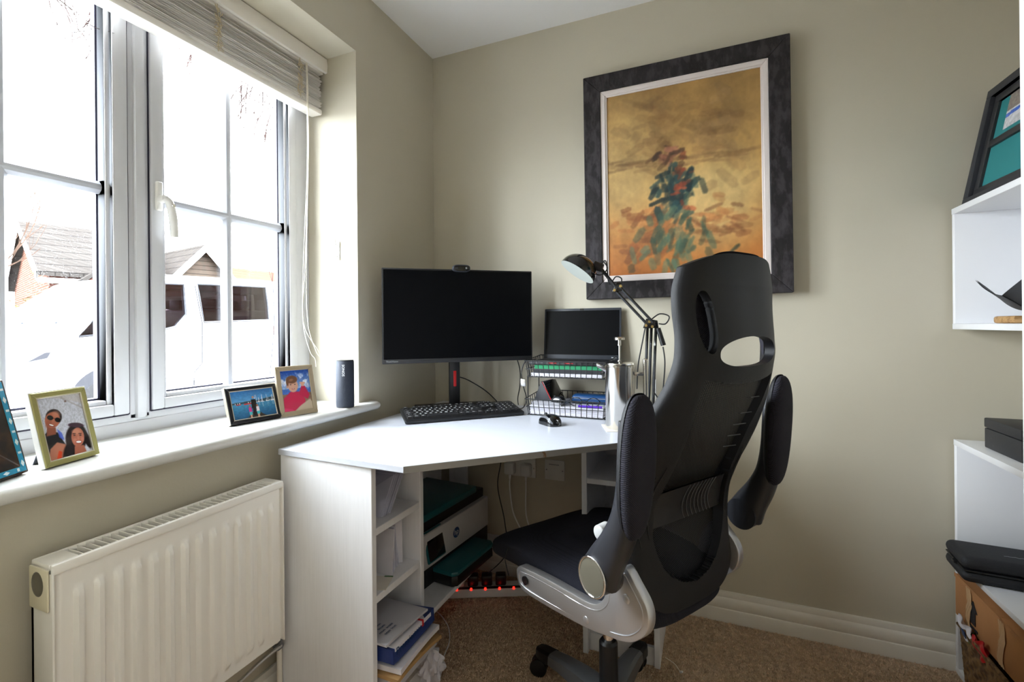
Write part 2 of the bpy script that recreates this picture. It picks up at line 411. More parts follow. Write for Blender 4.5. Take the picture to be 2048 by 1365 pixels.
# ------------------------------------------------------------------ flat prints painted into a colour attribute
class Canvas:
    def __init__(s, w, h, col, aspect=1.0):
        s.w, s.h = w, h; s.a = np.ones((h, w, 3)) * np.array(col, float)
        s.X, s.Y = np.meshgrid((np.arange(w) + .5) / w, (np.arange(h) + .5) / h); s.asp = aspect
    def noise(s, sc, seed=0, octv=3):
        r = np.random.default_rng(seed); o = np.zeros((s.h, s.w)); amp = 1; tot = 0
        for k in range(octv):
            n = int(sc * 2 ** k) + 2; g = r.random((n, n)); x = s.X * (n - 1.001); y = s.Y * (n - 1.001)
            i = x.astype(int); j = y.astype(int); fx = x - i; fy = y - j; fx = fx * fx * (3 - 2 * fx); fy = fy * fy * (3 - 2 * fy)
            o += amp * ((g[j, i] * (1 - fx) + g[j, i + 1] * fx) * (1 - fy) + (g[j + 1, i] * (1 - fx) + g[j + 1, i + 1] * fx) * fy)
            tot += amp; amp *= .55
        return o / tot
    def ell(s, cx, cy, rx, ry, col, rot=0, soft=.12, al=1.0):
        c, n = math.cos(R(rot)), math.sin(R(rot)); dx = (s.X - cx) * s.asp; dy = s.Y - cy
        u = (c * dx + n * dy) / (rx * s.asp); v = (-n * dx + c * dy) / ry
        m = np.clip((1 - np.sqrt(u * u + v * v)) / soft + .5, 0, 1) * al; s.mix(m, col); return s
    def poly(s, pts, col, al=1.0, soft=0):
        m = np.zeros((s.h, s.w), bool); n = len(pts)
        for i in range(n):
            x0, y0 = pts[i]; x1, y1 = pts[(i + 1) % n]
            if y0 == y1: continue
            c = ((y0 > s.Y) != (y1 > s.Y)) & (s.X < (x1 - x0) * (s.Y - y0) / (y1 - y0) + x0); m ^= c
        m = m.astype(float)
        for _ in range(soft):
            m = (m + np.roll(m, 1, 0) + np.roll(m, -1, 0) + np.roll(m, 1, 1) + np.roll(m, -1, 1)) / 5
        s.mix(m * al, col); return s
    def mix(s, m, col): s.a = s.a * (1 - m[..., None]) + np.array(col, float) * m[..., None]
    def vgrad(s, y0, y1, c0, c1):
        t = np.clip((s.Y - y0) / (y1 - y0), 0, 1)[..., None]; m = ((s.Y >= y0) & (s.Y <= y1))[..., None]
        s.a = np.where(m, np.array(c0) * (1 - t) + np.array(c1) * t, s.a); return s
    def mul(s, f): s.a = s.a * f[..., None]; return s
    def obj(s, name, w, h, T, parent, material='photo_print', label=None):
        W, H = s.w, s.h
        vs = np.zeros((H, W, 3)); vs[..., 0] = np.linspace(0, w, W)[None, :]; vs[..., 2] = np.linspace(0, h, H)[:, None]
        i = np.arange(W * H).reshape(H, W)
        fs = np.stack([i[:-1, :-1], i[:-1, 1:], i[1:, 1:], i[1:, :-1]], -1).reshape(-1, 4)
        me = bpy.data.meshes.new(name); me.from_pydata(vs.reshape(-1, 3).tolist(), [], fs.tolist())
        c = np.clip(s.a, 0, 255) / 255; c = np.where(c <= .04045, c / 12.92, ((c + .055) / 1.055) ** 2.4)
        at = me.color_attributes.new('Col', 'FLOAT_COLOR', 'POINT')
        at.data.foreach_set('color', np.concatenate([c.reshape(-1, 3), np.ones((W * H, 1))], 1).astype(np.float32).ravel())
        me.materials.append(M(material)); me.transform(T); me.update()
        return put(name, me, parent, None, label)
# ------------------------------------------------------------------ room shell
H = 2.4; RW = 2.2; FY = -1.80
WY0, WY1, WZ0, WZ1 = -1.71, -0.536, 0.80, 2.152      # window opening in the left wall
b = B()
b.box(-.31, 0, FY - .10, WY0, 0, H); b.box(-.31, 0, WY1, .12, 0, H)
b.box(-.31, 0, WY0, WY1, 0, WZ0); b.box(-.31, 0, WY0, WY1, WZ1, H)
b.obj('wall_left', 'sage_wall', kind='structure', smooth=0)
B().box(0, RW, 0, .12, 0, H).obj('wall_back', 'sage_wall', kind='structure', smooth=0)
B().box(RW, RW + .12, -3.4, .12, 0, H).obj('wall_right', 'sage_wall', kind='structure', smooth=0)
b = B(); b.box(0, .505, FY - .10, FY, 0, H); b.box(1.298, RW, FY - .10, FY, 0, H); b.box(.505, 1.298, FY - .10, FY, 2.02, H)
b.obj('wall_front', 'sage_wall', kind='structure', smooth=0)
b = B(); b.box(-.31, RW, -3.5, -3.4, 0, H); b.box(-.31, -.21, -3.4, FY - .10, 0, H)
b.obj('wall_hall', 'ceiling_white', kind='structure', smooth=0)
B().box(-.31, RW + .12, -3.5, .12, H, H + .1).obj('ceiling', 'ceiling_white', kind='structure', smooth=0)
fl = B().box(-.31, RW + .12, -3.5, .12, -.08, 0).obj('floor', 'carpet_base', kind='structure', smooth=0)
# carpet pile: one object of short tufts over the part of the floor in view
n = 270000
px = rng.uniform(.02, RW - .02, n); py = rng.uniform(FY, -.02, n); an = rng.uniform(0, 2 * np.pi, n); hh = rng.uniform(.003, .007, n)
lx = rng.normal(0, .0018, n); ly = rng.normal(0, .0018, n); w = .0022
V = np.zeros((n, 3, 3)); V[:, 0] = np.stack([px - w * np.cos(an), py - w * np.sin(an), np.zeros(n)], 1)
V[:, 1] = np.stack([px + w * np.cos(an), py + w * np.sin(an), np.zeros(n)], 1); V[:, 2] = np.stack([px + lx, py + ly, hh], 1)
me = bpy.data.meshes.new('carpet_pile'); me.vertices.add(3 * n); me.loops.add(3 * n); me.polygons.add(n)
me.vertices.foreach_set('co', V.astype(np.float32).ravel()); me.loops.foreach_set('vertex_index', np.arange(3 * n, dtype=np.int32))
me.polygons.foreach_set('loop_start', np.arange(0, 3 * n, 3, dtype=np.int32)); me.update(calc_edges=True); me.materials.append(M('carpet'))
o = put('carpet_pile', me, None, 'stuff'); tag(o, 'short brown speckled carpet pile covering the floor', 'carpet')

def baseboard(name, length, T):
    pr = [(0, 0), (.019, 0), (.019, .044), (.0175, .048), (.0145, .050), (.0165, .056), (.0175, .066), (.0165, .078), (.0135, .086), (.0105, .090), (.0105, .106), (.009, .110), (0, .110)]
    b = B(); n = len(pr)
    vs = [(0, -p[0], p[1]) for p in pr] + [(length, -p[0], p[1]) for p in pr]
    b.add(vs, [(i, (i + 1) % n, n + (i + 1) % n, n + i) for i in range(n)] + [tuple(range(n)), tuple(range(2 * n - 1, n - 1, -1))], T)
    return b.obj(name, 'white_trim', kind='structure', smooth=25)
baseboard('baseboard_back', RW, TR((0, 0, 0)))
baseboard('baseboard_left', -FY, TR((0, FY, 0), (0, 0, R(90))))
baseboard('baseboard_right', -FY, TR((RW, 0, 0), (0, 0, R(-90))))
# door lining and architrave at the camera's right
b = B(); b.box(1.278, 1.300, -1.915, -1.79, 0, 2.02, .003); b.box(.503, .525, -1.915, -1.79, 0, 2.02, .003); b.box(.503, 1.30, -1.915, -1.79, 2.0, 2.022, .002)
b.obj('trim_1', 'door_white', kind='structure', smooth=30)

# ------------------------------------------------------------------ window: frame, two sashes, panes, glazing bars, handle
win = struct('window_1')
b = B()
b.box(-.31, -.24, -.602, WY1, .83, WZ1, .004)               # right jamb
b.box(-.31, -.24, WY0, -1.655, .83, WZ1, .004)              # left jamb
b.box(-.31, -.24, -1.164, -1.112, .87, 2.11, .004)          # mullion
b.box(-.31, -.24, WY0, WY1, 2.09, WZ1, .004)
b.box(-.31, -.235, WY0, WY1, .828, .866, .004)              # bottom rail, two steps
b.box(-.31, -.24, WY0, WY1, .862, .886, .003)
b.box(-.31, -.228, -1.150, -1.126, .872, 2.11, .004)        # raised fillet on the mullion
b.obj('window_frame', 'upvc', win, 30)
b = B()
for y in (-.600, -1.1645, -1.653, -1.1115): b.box(-.30, -.2385, y - .0015, y + .0015, .886, 2.09)
for y0, y1 in ((-1.111, -.602), (-1.653, -1.166)): b.box(-.30, -.2385, y0, y1, .884, .8875)
b.obj('gasket', 'gasket', win, 0)
def sash(y0, y1, st0, st1, name='sash'):
    """y0..y1 outer, st0/st1 stile widths; glass inside"""
    z0, z1 = .888, 2.088; zr = .930
    g0, g1, gz0, gz1 = y0 + st0, y1 - st1, zr, 2.04
    b = B()
    for (a0, a1, c0, c1) in ((y0, g0 - .012, z0, z1), (g1 + .012, y1, z0, z1), (g0 - .012, g1 + .012, z0, gz0 - .012), (g0 - .012, g1 + .012, gz1 + .012, z1)):
        b.box(-.300, -.232, a0, a1, c0, c1, .004)
    for (a0, a1, c0, c1) in ((g0 - .013, g0, gz0 - .013, gz1 + .013), (g1, g1 + .013, gz0 - .013, gz1 + .013), (g0, g1, gz0 - .013, gz0), (g0, g1, gz1, gz1 + .013)):
        b.box(-.300, -.243, a0, a1, c0, c1, .004)
    s = b.obj(name, 'upvc', win, 30)
    b = B(); t = .005
    for (a0, a1, c0, c1) in ((g0, g0 + t, gz0, gz1), (g1 - t, g1, gz0, gz1), (g0, g1, gz0, gz0 + t), (g0, g1, gz1 - t, gz1)):
        b.box(-.292, -.274, a0, a1, c0, c1)
    b.obj('spacer_bar', 'gasket', s, 0)
    yc = (g0 + g1) / 2
    for (a0, a1, c0, c1) in ((g0, yc, gz0, 1.49), (yc, g1, gz0, 1.49), (g0, yc, 1.49, gz1), (yc, g1, 1.49, gz1)):
        B().box(-.285, -.281, a0, a1, c0, c1).obj('pane', 'window_glass', s, 0)
    pr = lambda h: [(-.2805, -h), (-.268, -h), (-.259, -h * .45), (-.257, 0), (-.259, h * .45), (-.268, h), (-.2805, h)]
    B().prism([(p[0], 1.49 + p[1]) for p in pr(.0165)], g0, g1, 'xz').obj('glazing_bar', 'upvc_bead', s, 25)
    B().prism([(p[0], yc + p[1]) for p in pr(.0165)], gz0, gz1, 'xy').obj('glazing_bar', 'upvc_bead', s, 25)
    return s
sr = sash(-1.110, -.602, .044, .046)
sash(-1.652, -1.166, .052, .048)
hd = B(); hd.box(-.233, -.222, -1.101, -1.083, 1.452, 1.535, .004); hd.cyl((-.224, -1.090, 1.485), (-.205, -1.088, 1.485), .011, .010)
hd.tube(smooth_path([(-.206, -1.090, 1.486), (-.202, -1.080, 1.476), (-.200, -1.074, 1.45), (-.198, -1.071, 1.42), (-.198, -1.069, 1.378)], 6), [.010] * 6 + [.0105] * 6 + [.011] * 6 + [.0105] * 6 + [.009], 12)
h = hd.obj('handle', 'white_plastic', sr, 50)
B().cyl((-.196, -1.076, 1.466), (-.190, -1.074, 1.466), .005).obj('lock_screw', 'steel', win, 40)
# window board with a round nose
b = B(); nose = [(.031 + .0155 * math.cos(R(a)), .8155 + .0155 * math.sin(R(a))) for a in range(-90, 91, 15)]
b.prism([(-.236, .80)] + [(.0, .80)] + nose + [(-.236, .831)], -1.79, -.535, 'xz')
b.prism([(.0005, .80)] + nose + [(.0005, .831)], -.536, -.474, 'xz')
b.ell((.026, -.474, .8155), .0205, .016, .0155)
b.obj('trim_2', 'white_gloss', kind='structure', smooth=30)
# small clear cord cleat on the reveal
t = thing('cord_cleat', 'small clear plastic cord cleat screwed to the white window reveal', 'cleat', (-.092, -.536, 1.408))
b = B(); b.box(-.009, .009, -.004, 0, -.036, .036, .002); b.tube([(0, -.004, -.022), (0, -.016, -.024), (0, -.018, -.040)], .0035, 8); b.tube([(0, -.004, .020), (0, -.016, .022), (0, -.018, .040)], .0035, 8)
b.obj('body', 'clear_plastic', t)
b = B(); [b.cyl((0, -.004, z), (0, -.0065, z), .0032, seg=10) for z in (-.008, .008)]; b.obj('screw', 'white_plastic', t)

# ------------------------------------------------------------------ venetian blind, drawn up
BY0, BY1 = -1.70, -.545
t = thing('venetian_blind', 'white venetian blind drawn up in a stack at the top of the window', 'blind', (-.165, -1.12, 2.12))
def loc(o): return Matrix.Translation(Vector(o) * -1)
L0 = Matrix.Translation((.165, 1.12, -2.12))
b = B(); b.prism([(-.146, 2.094), (-.137, 2.096), (-.134, 2.122), (-.138, 2.149), (-.147, 2.149), (-.143, 2.122)], -1.705, -.538, 'xz', T=L0)
b.obj('valance', 'blind_rail', t, 30)
B().box(-.205, -.150, BY0, BY1, 2.088, 2.150, .003, T=L0).obj('headrail', 'blind_rail', t)
zt, zb = 2.078, 1.958; ns = 33
sm = None
for i in range(ns):
    z = zb + (zt - zb) * i / (ns - 1)
    xo = .0045 * math.sin(i * .55) + .003 * math.sin(i * 1.7 + 1) + rng.uniform(-.001, .001); dy = rng.uniform(-.002, .002)
    if sm is None:
        s_ = B(); w = .025; th = .0008
        prof = [(-w + 2 * w * k / 6, .0011 * (1 - (2 * k / 6 - 1) ** 2)) for k in range(7)]
        s_.prism([(p[0], p[1]) for p in prof] + [(p[0], p[1] - th) for p in prof[::-1]], BY0 + 1.12, BY1 + 1.12 - .012, 'xz')
        sm = s_.mesh('slat', 'blind_slat', 25)
    o = put('slat', sm, t); o.location = (xo - .012, dy, z - 2.12)
b = B(); b.box(-.204, -.150, BY0, BY1 - .006, 1.930, 1.952, .006, T=L0); b.obj('bottom_rail', 'blind_rail', t)
def bundle(y):
    b = B()
    for k in range(26):
        z0 = rng.uniform(1.962, 2.08); p = [( -.146 + rng.uniform(-.001, .004), y + rng.uniform(-.012, .012), z0)]
        for q in range(3): p.append((-.146 + rng.uniform(0, .010), y + rng.uniform(-.014, .014), z0 + rng.uniform(-.014, .014)))
        b.tube(smooth_path(p, 3), .0009, 4, T=L0)
    b.tube([(-.146, y, 2.095), (-.143, y + .004, 2.02), (-.146, y + .002, 1.952)], .0012, 5, T=L0)
    b.obj('ladder_cord', 'cord_cream', t, 0)
for y in (-.662, -.972, -1.40): bundle(y)
t2 = thing('blind_pull_cord', 'looped cream pull cord of the blind hanging beside the window frame', 'cord', (-.145, -.63, 2.09))
b = B(); q = (-.145, -.63, 2.09)
for k, (ya, yb, yc) in enumerate(((-.628, -.640, -.612), (-.631, -.655, -.640), (-.634, -.648, -.600))):
    p = [(0, ya + .63, 0), (.004, ya + .63 - .001, -.3), (.002 * k, yb + .63, -.72), (.003, yb + .63 - .006 * k, -.95), (.012, yc + .63, -1.06), (.016, yc + .63 + .02, -1.09), (.010, yc + .63 + .03, -1.12)]
    b.tube(smooth_path(p, 8), .0011, 5)
b.obj('cord', 'cord_white', t2, 0)

# ------------------------------------------------------------------ radiator
t = thing('radiator', 'white ribbed panel radiator below the window sill', 'radiator', (.03, -1.22, .237))
W = .254; HT = .448; L1 = Matrix.Identity(4)
nrib = 14; pitch = (2 * W - .05) / nrib
def face(u, v):
    y = -W + .004 + u * (2 * W - .008); z = .004 + v * (HT - .022)
    yy = (y + W - .025) / pitch; fr = yy - math.floor(yy)
    inz = min(max((z - .030) / .012, 0), 1) * min(max((HT - .056 - z) / .012, 0), 1)
    d = 0
    if 0 <= yy < nrib:
        d = min(max((.26 - abs(fr - .5)) / .10, 0), 1)
    edge = min(u * 60, (1 - u) * 60, 1)
    return (.058 + .010 * edge + .0095 * d * inz, y, z)
b = B(); b.grid(face, 14 * 14, 60); b.box(.03, .062, -W + .004, W - .004, .004, HT - .02)
b.obj('front_panel', 'radiator_white', t, 50)
b = B(); b.box(.0, .008, -W, W, 0, HT - .02); b.box(.008, .03, -W + .01, W - .01, .02, HT - .03); b.obj('back_panel', 'radiator_shade', t)
b = B(); zc = HT
b.box(.060, .072, -W, W, zc - .020, zc, .004); b.box(.0, .010, -W, W, zc - .012, zc, .003); b.box(.008, .062, -W, -W + .045, zc - .010, zc, .002); b.box(.008, .062, W - .03, W, zc - .010, zc, .002)
for y in (-W, W - .004): b.box(.0, .072, y, y + .004, 0, zc - .006, .0015)
b.obj('casing', 'radiator_white', t)
nf = 30; fm = None
for i in range(nf):
    y = -W + .045 + (2 * W - .075) * (i + .5) / nf
    if fm is None: fm = B().box(.009, .061, -.0012, .0012, -.010, 0, .0004, seg=1).mesh('grille_slat', 'radiator_white')
    o = put('grille_slat', fm, t); o.location = (0, y, zc - .0012)
B().box(.009, .061, -W + .046, W - .031, HT - .06, HT - .020).obj('shade_filler', 'radiator_shade', t, 0)  # dark block added so the grille gaps look shaded
bd = B(); yb = -W - .001
bd.box(.004, .066, yb - .004, yb, HT - .085, HT - .008, .003); ob = bd.obj('end_badge', 'badge_cream', t)
bd = B(); bd.ell((.034, yb - .004, HT - .038), .020, .003, .023, 24, 10); bd.obj('badge_recess', 'badge_grey', ob)
b = B(); b.tube(smooth_path([(.035, W - .012, .006), (.035, W + .005, -.022), (.035, W + .012, -.05), (.035, W + .012, -.235)], 6), .0075, 10)
b.obj('pipe', 'white_trim', t)
B().tube([(.035, W + .002, -.018), (.035, W + .010, -.036)], .014, 12).obj('valve', 'grey_metal', t)
b = B(); b.tube(smooth_path([(.045, W - .13, -.045), (.045, W - .05, -.032), (.045, W + .01, -.03)], 6), .005, 8); b.obj('pipe', 'steel_brushed', t)
# ------------------------------------------------------------------ corner desk
ZD = .765
t = thing('corner_desk', 'white painted corner desk with diagonal front edge and open side shelves', 'desk', (.055, -.025, 0))
D0 = Matrix.Translation((-.055, .025, 0))
top = [(.055, -.022), (.055, -.943), (.500, -.957), (1.058, -.440), (1.058, -.022)]
b = B(); b.prism(top, ZD - .018, ZD, 'xy', .0015, T=D0, seg=1); b.obj('desktop', 'desk_top', t, 30)
b = B()
p0 = Vector((.500, -.957)); p1 = Vector((1.058, -.440)); dn = (p1 - p0).normalized(); nn = Vector((dn.y, -dn.x))
e = [p0 + nn * .0002, p1 + nn * .0002, p1 + nn * .0012, p0 + nn * .0012]
b.prism([(q.x, q.y) for q in e], ZD - .0182, ZD - .0006, 'xy', T=D0); b.obj('edge_strip', 'desk_edge', t, 0)
def pan(name, x0, x1, y0, y1, z0, z1, m='desk_white', bev=.0012): return B().box(x0, x1, y0, y1, z0, z1, bev, T=D0, seg=1).obj(name, m, t, 30)
pan('end_panel', .060, .387, -.940, -.922, 0, ZD - .018)
pan('divider_panel', .060, .380, -.704, -.686, 0, ZD - .018)
pan('back_panel', .060, .066, -.922, -.06, .05, ZD - .018)
for z in (.571, .388, .130): pan('shelf', .066, .378, -.922, -.704, z - .020, z)
pan('printer_shelf', .066, .385, -.686, -.075, .185, .203)
pan('plinth', .36, .375, -.922, -.704, 0, .05)
pan('divider_panel', .808, .826, -.375, -.045, 0, ZD - .018)
pan('end_panel', 1.040, 1.058, -.360, -.045, 0, ZD - .018)
pan('back_panel', .826, 1.04, -.051, -.045, .05, ZD - .018)
for z in (.596, .40, .215): pan('shelf', .826, 1.040, -.372, -.051, z - .018, z)
pan('plinth', .826, 1.04, -.352, -.337, 0, .06)
pan('corner_post', .10, .19, -.05, -.032, 0, ZD - .018)
b = B(); [b.cyl((.1 + .16 * (k % 2), -.7038, z), (.1 + .16 * (k % 2), -.7052, z), .003, seg=8, T=D0) for k, z in enumerate((.50, .50, .33, .33, .64, .64))]
b.obj('peg_hole', 'black_plastic', t, 0)

# ------------------------------------------------------------------ monitor, webcam, keyboard, mouse
ang = math.atan2(.38, .467)
t = thing('monitor', 'large black monitor on a slim stand in the desk corner', 'monitor', (.225, -.213, ZD), (0, 0, ang))
hw, hh = .3005, .1835; zc = 1.157 - ZD
# panel centre, measured in the stand's frame
pc = Vector((.304, -.298, 0)) - Vector((.225, -.213, 0)); ca, sa = math.cos(ang), math.sin(ang)
px_, py_ = ca * pc.x + sa * pc.y, -sa * pc.x + ca * pc.y
b = B(); b.box(px_ - hw, px_ + hw, py_, py_ + .012, zc - hh, zc + hh, .003); b.box(px_ - hw + .05, px_ + hw - .05, py_ + .010, py_ + .045, zc - hh + .05, zc + hh - .04, .015)
b.obj('housing', 'black_plastic', t)
B().box(px_ - hw + .006, px_ + hw - .006, py_ - .0012, py_ + .002, zc - hh + .017, zc + hh - .006).obj('screen', 'screen_black', t, 0)
b = B(); b.box(px_ - hw + .002, px_ + hw - .002, py_ - .0020, py_ + .002, zc - hh, zc - hh + .017, .001); bz = b.obj('bezel', 'black_satin', t)
text('lettering', 'ThinkVision', .0095, TR((px_ - hw + .036, py_ - .0024, zc - hh + .009), (R(90), 0, 0)), 'lettering_grey', bz)
b = B(); b.box(-.022, .022, -.016, .016, .012, .40, .006); b.box(-.035, .035, py_ + .03, .012, zc - .04, zc + .04, .006); b.obj('stand', 'black_plastic', t)
st = B().box(-.006, .006, -.0185, -.0155, .10, .165, .004).obj('cable_hole', 'red_plastic', t)
b = B(); b.prism([(-.155, .115), (-.155, -.045), (-.14, -.056), (.14, -.056), (.155, -.045), (.155, .115)], 0, .012, 'xy', .002)
bs = b.obj('base', 'black_plastic', t)
B().box(.03, .142, -.0572, -.0565, .003, .0105).obj('accent_line', 'red_plastic', bs, 0)
wc = thing('webcam', 'small dark webcam clipped on the top edge of the large monitor', 'webcam', (.225, -.213, ZD), (0, 0, ang))
wx, wz = px_ + .003, zc + hh + .003
b = B(); b.add([], []); 
def pill(hx, hz, n=28): return [(wx + hx * (abs(math.cos(a)) ** .62) * (1 if math.cos(a) >= 0 else -1), wz + hz * (abs(math.sin(a)) ** .7) * (1 if math.sin(a) >= 0 else -1)) for a in [2 * math.pi * k / n for k in range(n)]]
b.prism(pill(.035, .0145), py_ - .020, py_ + .002, 'xz', .004); b.obj('body', 'laptop_grey', wc)
b = B(); b.prism(pill(.031, .011), py_ - .0225, py_ - .019, 'xz', .001); fc = b.obj('face_plate', 'black_gloss', wc)
B().cyl((wx - .006, py_ - .0245, wz), (wx - .006, py_ - .022, wz), .0065, seg=20).obj('lens', 'black_gloss', fc)
text('emblem', 'G', .009, TR((wx + .018, py_ - .0229, wz), (R(90), 0, 0)), 'lettering_white', fc)
b = B(); b.box(wx - .018, wx + .018, py_ - .004, py_ + .02, zc + hh + .0005, zc + hh + .006, .002); b.box(wx - .018, wx + .018, py_ + .0155, py_ + .024, zc + hh - .03, zc + hh + .003, .002)
b.obj('clip', 'black_plastic', wc)

FL = Vector((.212, -.543, 0)); FR = Vector((.545, -.228, 0)); kd = (FR - FL); KW = kd.length; ka = math.atan2(kd.y, kd.x)
t = thing('keyboard', 'full size black keyboard with white legends in front of the monitor', 'keyboard', (FL.x, FL.y, ZD), (R(7.5), 0, ka))
KD = .158
b = B(); b.prism([(0, 0.004), (.004, 0), (KW - .004, 0), (KW, .004), (KW, KD - .01), (KW - .006, KD), (.006, KD), (0, KD - .01)], .0015, .015, 'xy', .003)
b.obj('case', 'black_plastic', t)
b = B(); [b.box(x, x + .03, KD - .028, KD - .010, -.0215, .004, .002) for x in (.03, KW - .06)]; b.obj('foot', 'black_plastic', t)
u = .0186; kx0 = .010; ky0 = .016
rows = [
 (0, [(1.25, 'Ctrl'), (1.25, 'Wn'), (1.25, 'Alt'), (6.25, ''), (1.25, 'Gr'), (1.25, 'Wn'), (1.25, 'Mn'), (1.25, 'Ctrl')]),
 (1, [(1.25, '^'), (1, '\\'), (1, 'Z'), (1, 'X'), (1, 'C'), (1, 'V'), (1, 'B'), (1, 'N'), (1, 'M'), (1, ','), (1, '.'), (1, '/'), (2.75, '^')]),
 (2, [(1.75, 'Caps'), (1, 'A'), (1, 'S'), (1, 'D'), (1, 'F'), (1, 'G'), (1, 'H'), (1, 'J'), (1, 'K'), (1, 'L'), (1, ';'), (1, '@'), (1, '#'), (1.25, '<-')]),
 (3, [(1.5, 'Tab'), (1, 'Q'), (1, 'W'), (1, 'E'), (1, 'R'), (1, 'T'), (1, 'Y'), (1, 'U'), (1, 'I'), (1, 'O'), (1, 'P'), (1, '['), (1, ']'), (1.5, '<-')]),
 (4, [(1, '`'), (1, '1'), (1, '2'), (1, '3'), (1, '4'), (1, '5'), (1, '6'), (1, '7'), (1, '8'), (1, '9'), (1, '0'), (1, '-'), (1, '='), (2, '<-')]),
 (5.35, [(1, 'Esc'), (.75, None), (1, 'F1'), (1, 'F2'), (1, 'F3'), (1, 'F4'), (.375, None), (1, 'F5'), (1, 'F6'), (1, 'F7'), (1, 'F8'), (.375, None), (1, 'F9'), (1, 'F10'), (1, 'F11'), (1, 'F12')]),
]
keys = []; 
for ry, ks in rows:
    x = 0
    for w_, lg in ks:
        if lg is not None: keys.append((x, ry, w_, 1, lg))
        x += w_
for ry, ks in ((5.35, ['Pr', 'Sl', 'Pa']), (4, ['In', 'Hm', 'PU']), (3, ['De', 'En', 'PD'])):
    for k, lg in enumerate(ks): keys.append((15.35 + k, ry, 1, 1, lg))
keys += [(16.35, 1, 1, 1, '^'), (15.35, 0, 1, 1, '<'), (16.35, 0, 1, 1, 'v'), (17.35, 0, 1, 1, '>')]
for r_, ks in ((4, ['Nm', '/', '*', '-']), (3, ['7', '8', '9']), (2, ['4', '5', '6']), (1, ['1', '2', '3'])):
    for k, lg in enumerate(ks): keys.append((18.75 + k, r_, 1, 1, lg))
keys += [(18.75, 0, 2, 1, '0'), (20.75, 0, 1, 1, '.'), (21.75, 2, 1, 2, '+'), (21.75, 0, 1, 2, '<-')]
sx = (KW - .020) / 22.75; kms = {}; legs = []
for (x, ry, w_, h_, lg) in keys:
    ky = .0205
    if (w_, h_) not in kms:
        a, c = w_ * sx - .0012, h_ * ky - .0012; bb = B()
        lo = [(-a / 2, -c / 2, 0), (a / 2, -c / 2, 0), (a / 2, c / 2, 0), (-a / 2, c / 2, 0)]
        ins = .0022; hi = [(-a / 2 + ins, -c / 2 + ins, .007), (a / 2 - ins, -c / 2 + ins, .007), (a / 2 - ins, c / 2 - ins * .7, .0075), (-a / 2 + ins, c / 2 - ins * .7, .0075)]
        bb.add(lo + hi, [(3, 2, 1, 0), (4, 5, 6, 7), (0, 1, 5, 4), (1, 2, 6, 5), (2, 3, 7, 6), (3, 0, 4, 7)])
        kms[(w_, h_)] = bb.mesh('key', 'black_satin', 30)
    o = put('key', kms[(w_, h_)], t); cx, cy = .010 + (x + w_ / 2) * sx, .016 + (ry + h_ / 2) * ky; o.location = (cx, cy, .0148)
    if lg: legs.append((lg, .0105 if len(lg) == 1 else .0068, TR((cx - (w_ - 1) * sx * .4 - .001, cy + .0005, .0148 + .0077), (R(4), 0, 0))))
joined_text('key_legends', legs, 'lettering_white', t)['kind'] = 'stuff'

def mouse(name, label, locxy, z, rot, s=1.0, band='grey_plastic'):
    t = thing(name, label, 'mouse', (*locxy, z), (0, 0, rot))
    def hgt(y): q = y / .050; return .037 * max(0, 1 - abs(q) ** 2.6) ** .55 * (1 - .16 * q)
    def wid(y): q = y / .050; return .031 * max(0, 1 - abs(q) ** 3.2) ** .5 * (1 - .10 * math.cos(q * 2.2))
    def surf(u, v):
        y = -.050 * math.cos(math.pi * v); a = math.pi * u; w, h = wid(y), hgt(y)
        return (w * math.copysign(abs(math.cos(a)) ** .75, math.cos(a)) * s, y * s, h * abs(math.sin(a)) ** .8 * s)
    b = B(); b.grid(surf, 26, 30); b.grid(lambda u, v: (wid(-.05 * math.cos(math.pi * v)) * (2 * u - 1) * s, -.05 * math.cos(math.pi * v) * s, 0), 2, 30)
    b.obj('shell', 'black_gloss', t, 60)
    for sg in (-1, 1):
        def band_(u, v):
            y = -.044 + .088 * u; a = .30 + .24 * math.sin(u * math.pi) + .30 * v + .22 * u; w, h = wid(y) + .0006, hgt(y) + .0006
            return (sg * w * math.cos(a) ** .75 * s, y * s, h * math.sin(a) ** .8 * s)
        b = B(); b.grid(band_, 16, 3, flip=sg < 0); b.obj('side_band', band, t, 60)
    B().cyl((-.003 * s, .026 * s, .030 * s), (.003 * s, .026 * s, .030 * s), .008 * s, seg=16).obj('scroll_wheel', 'rubber', t)
    return t
mouse('computer_mouse', 'black wireless mouse with grey side band on the open desktop', (.690, -.352), ZD, R(52))

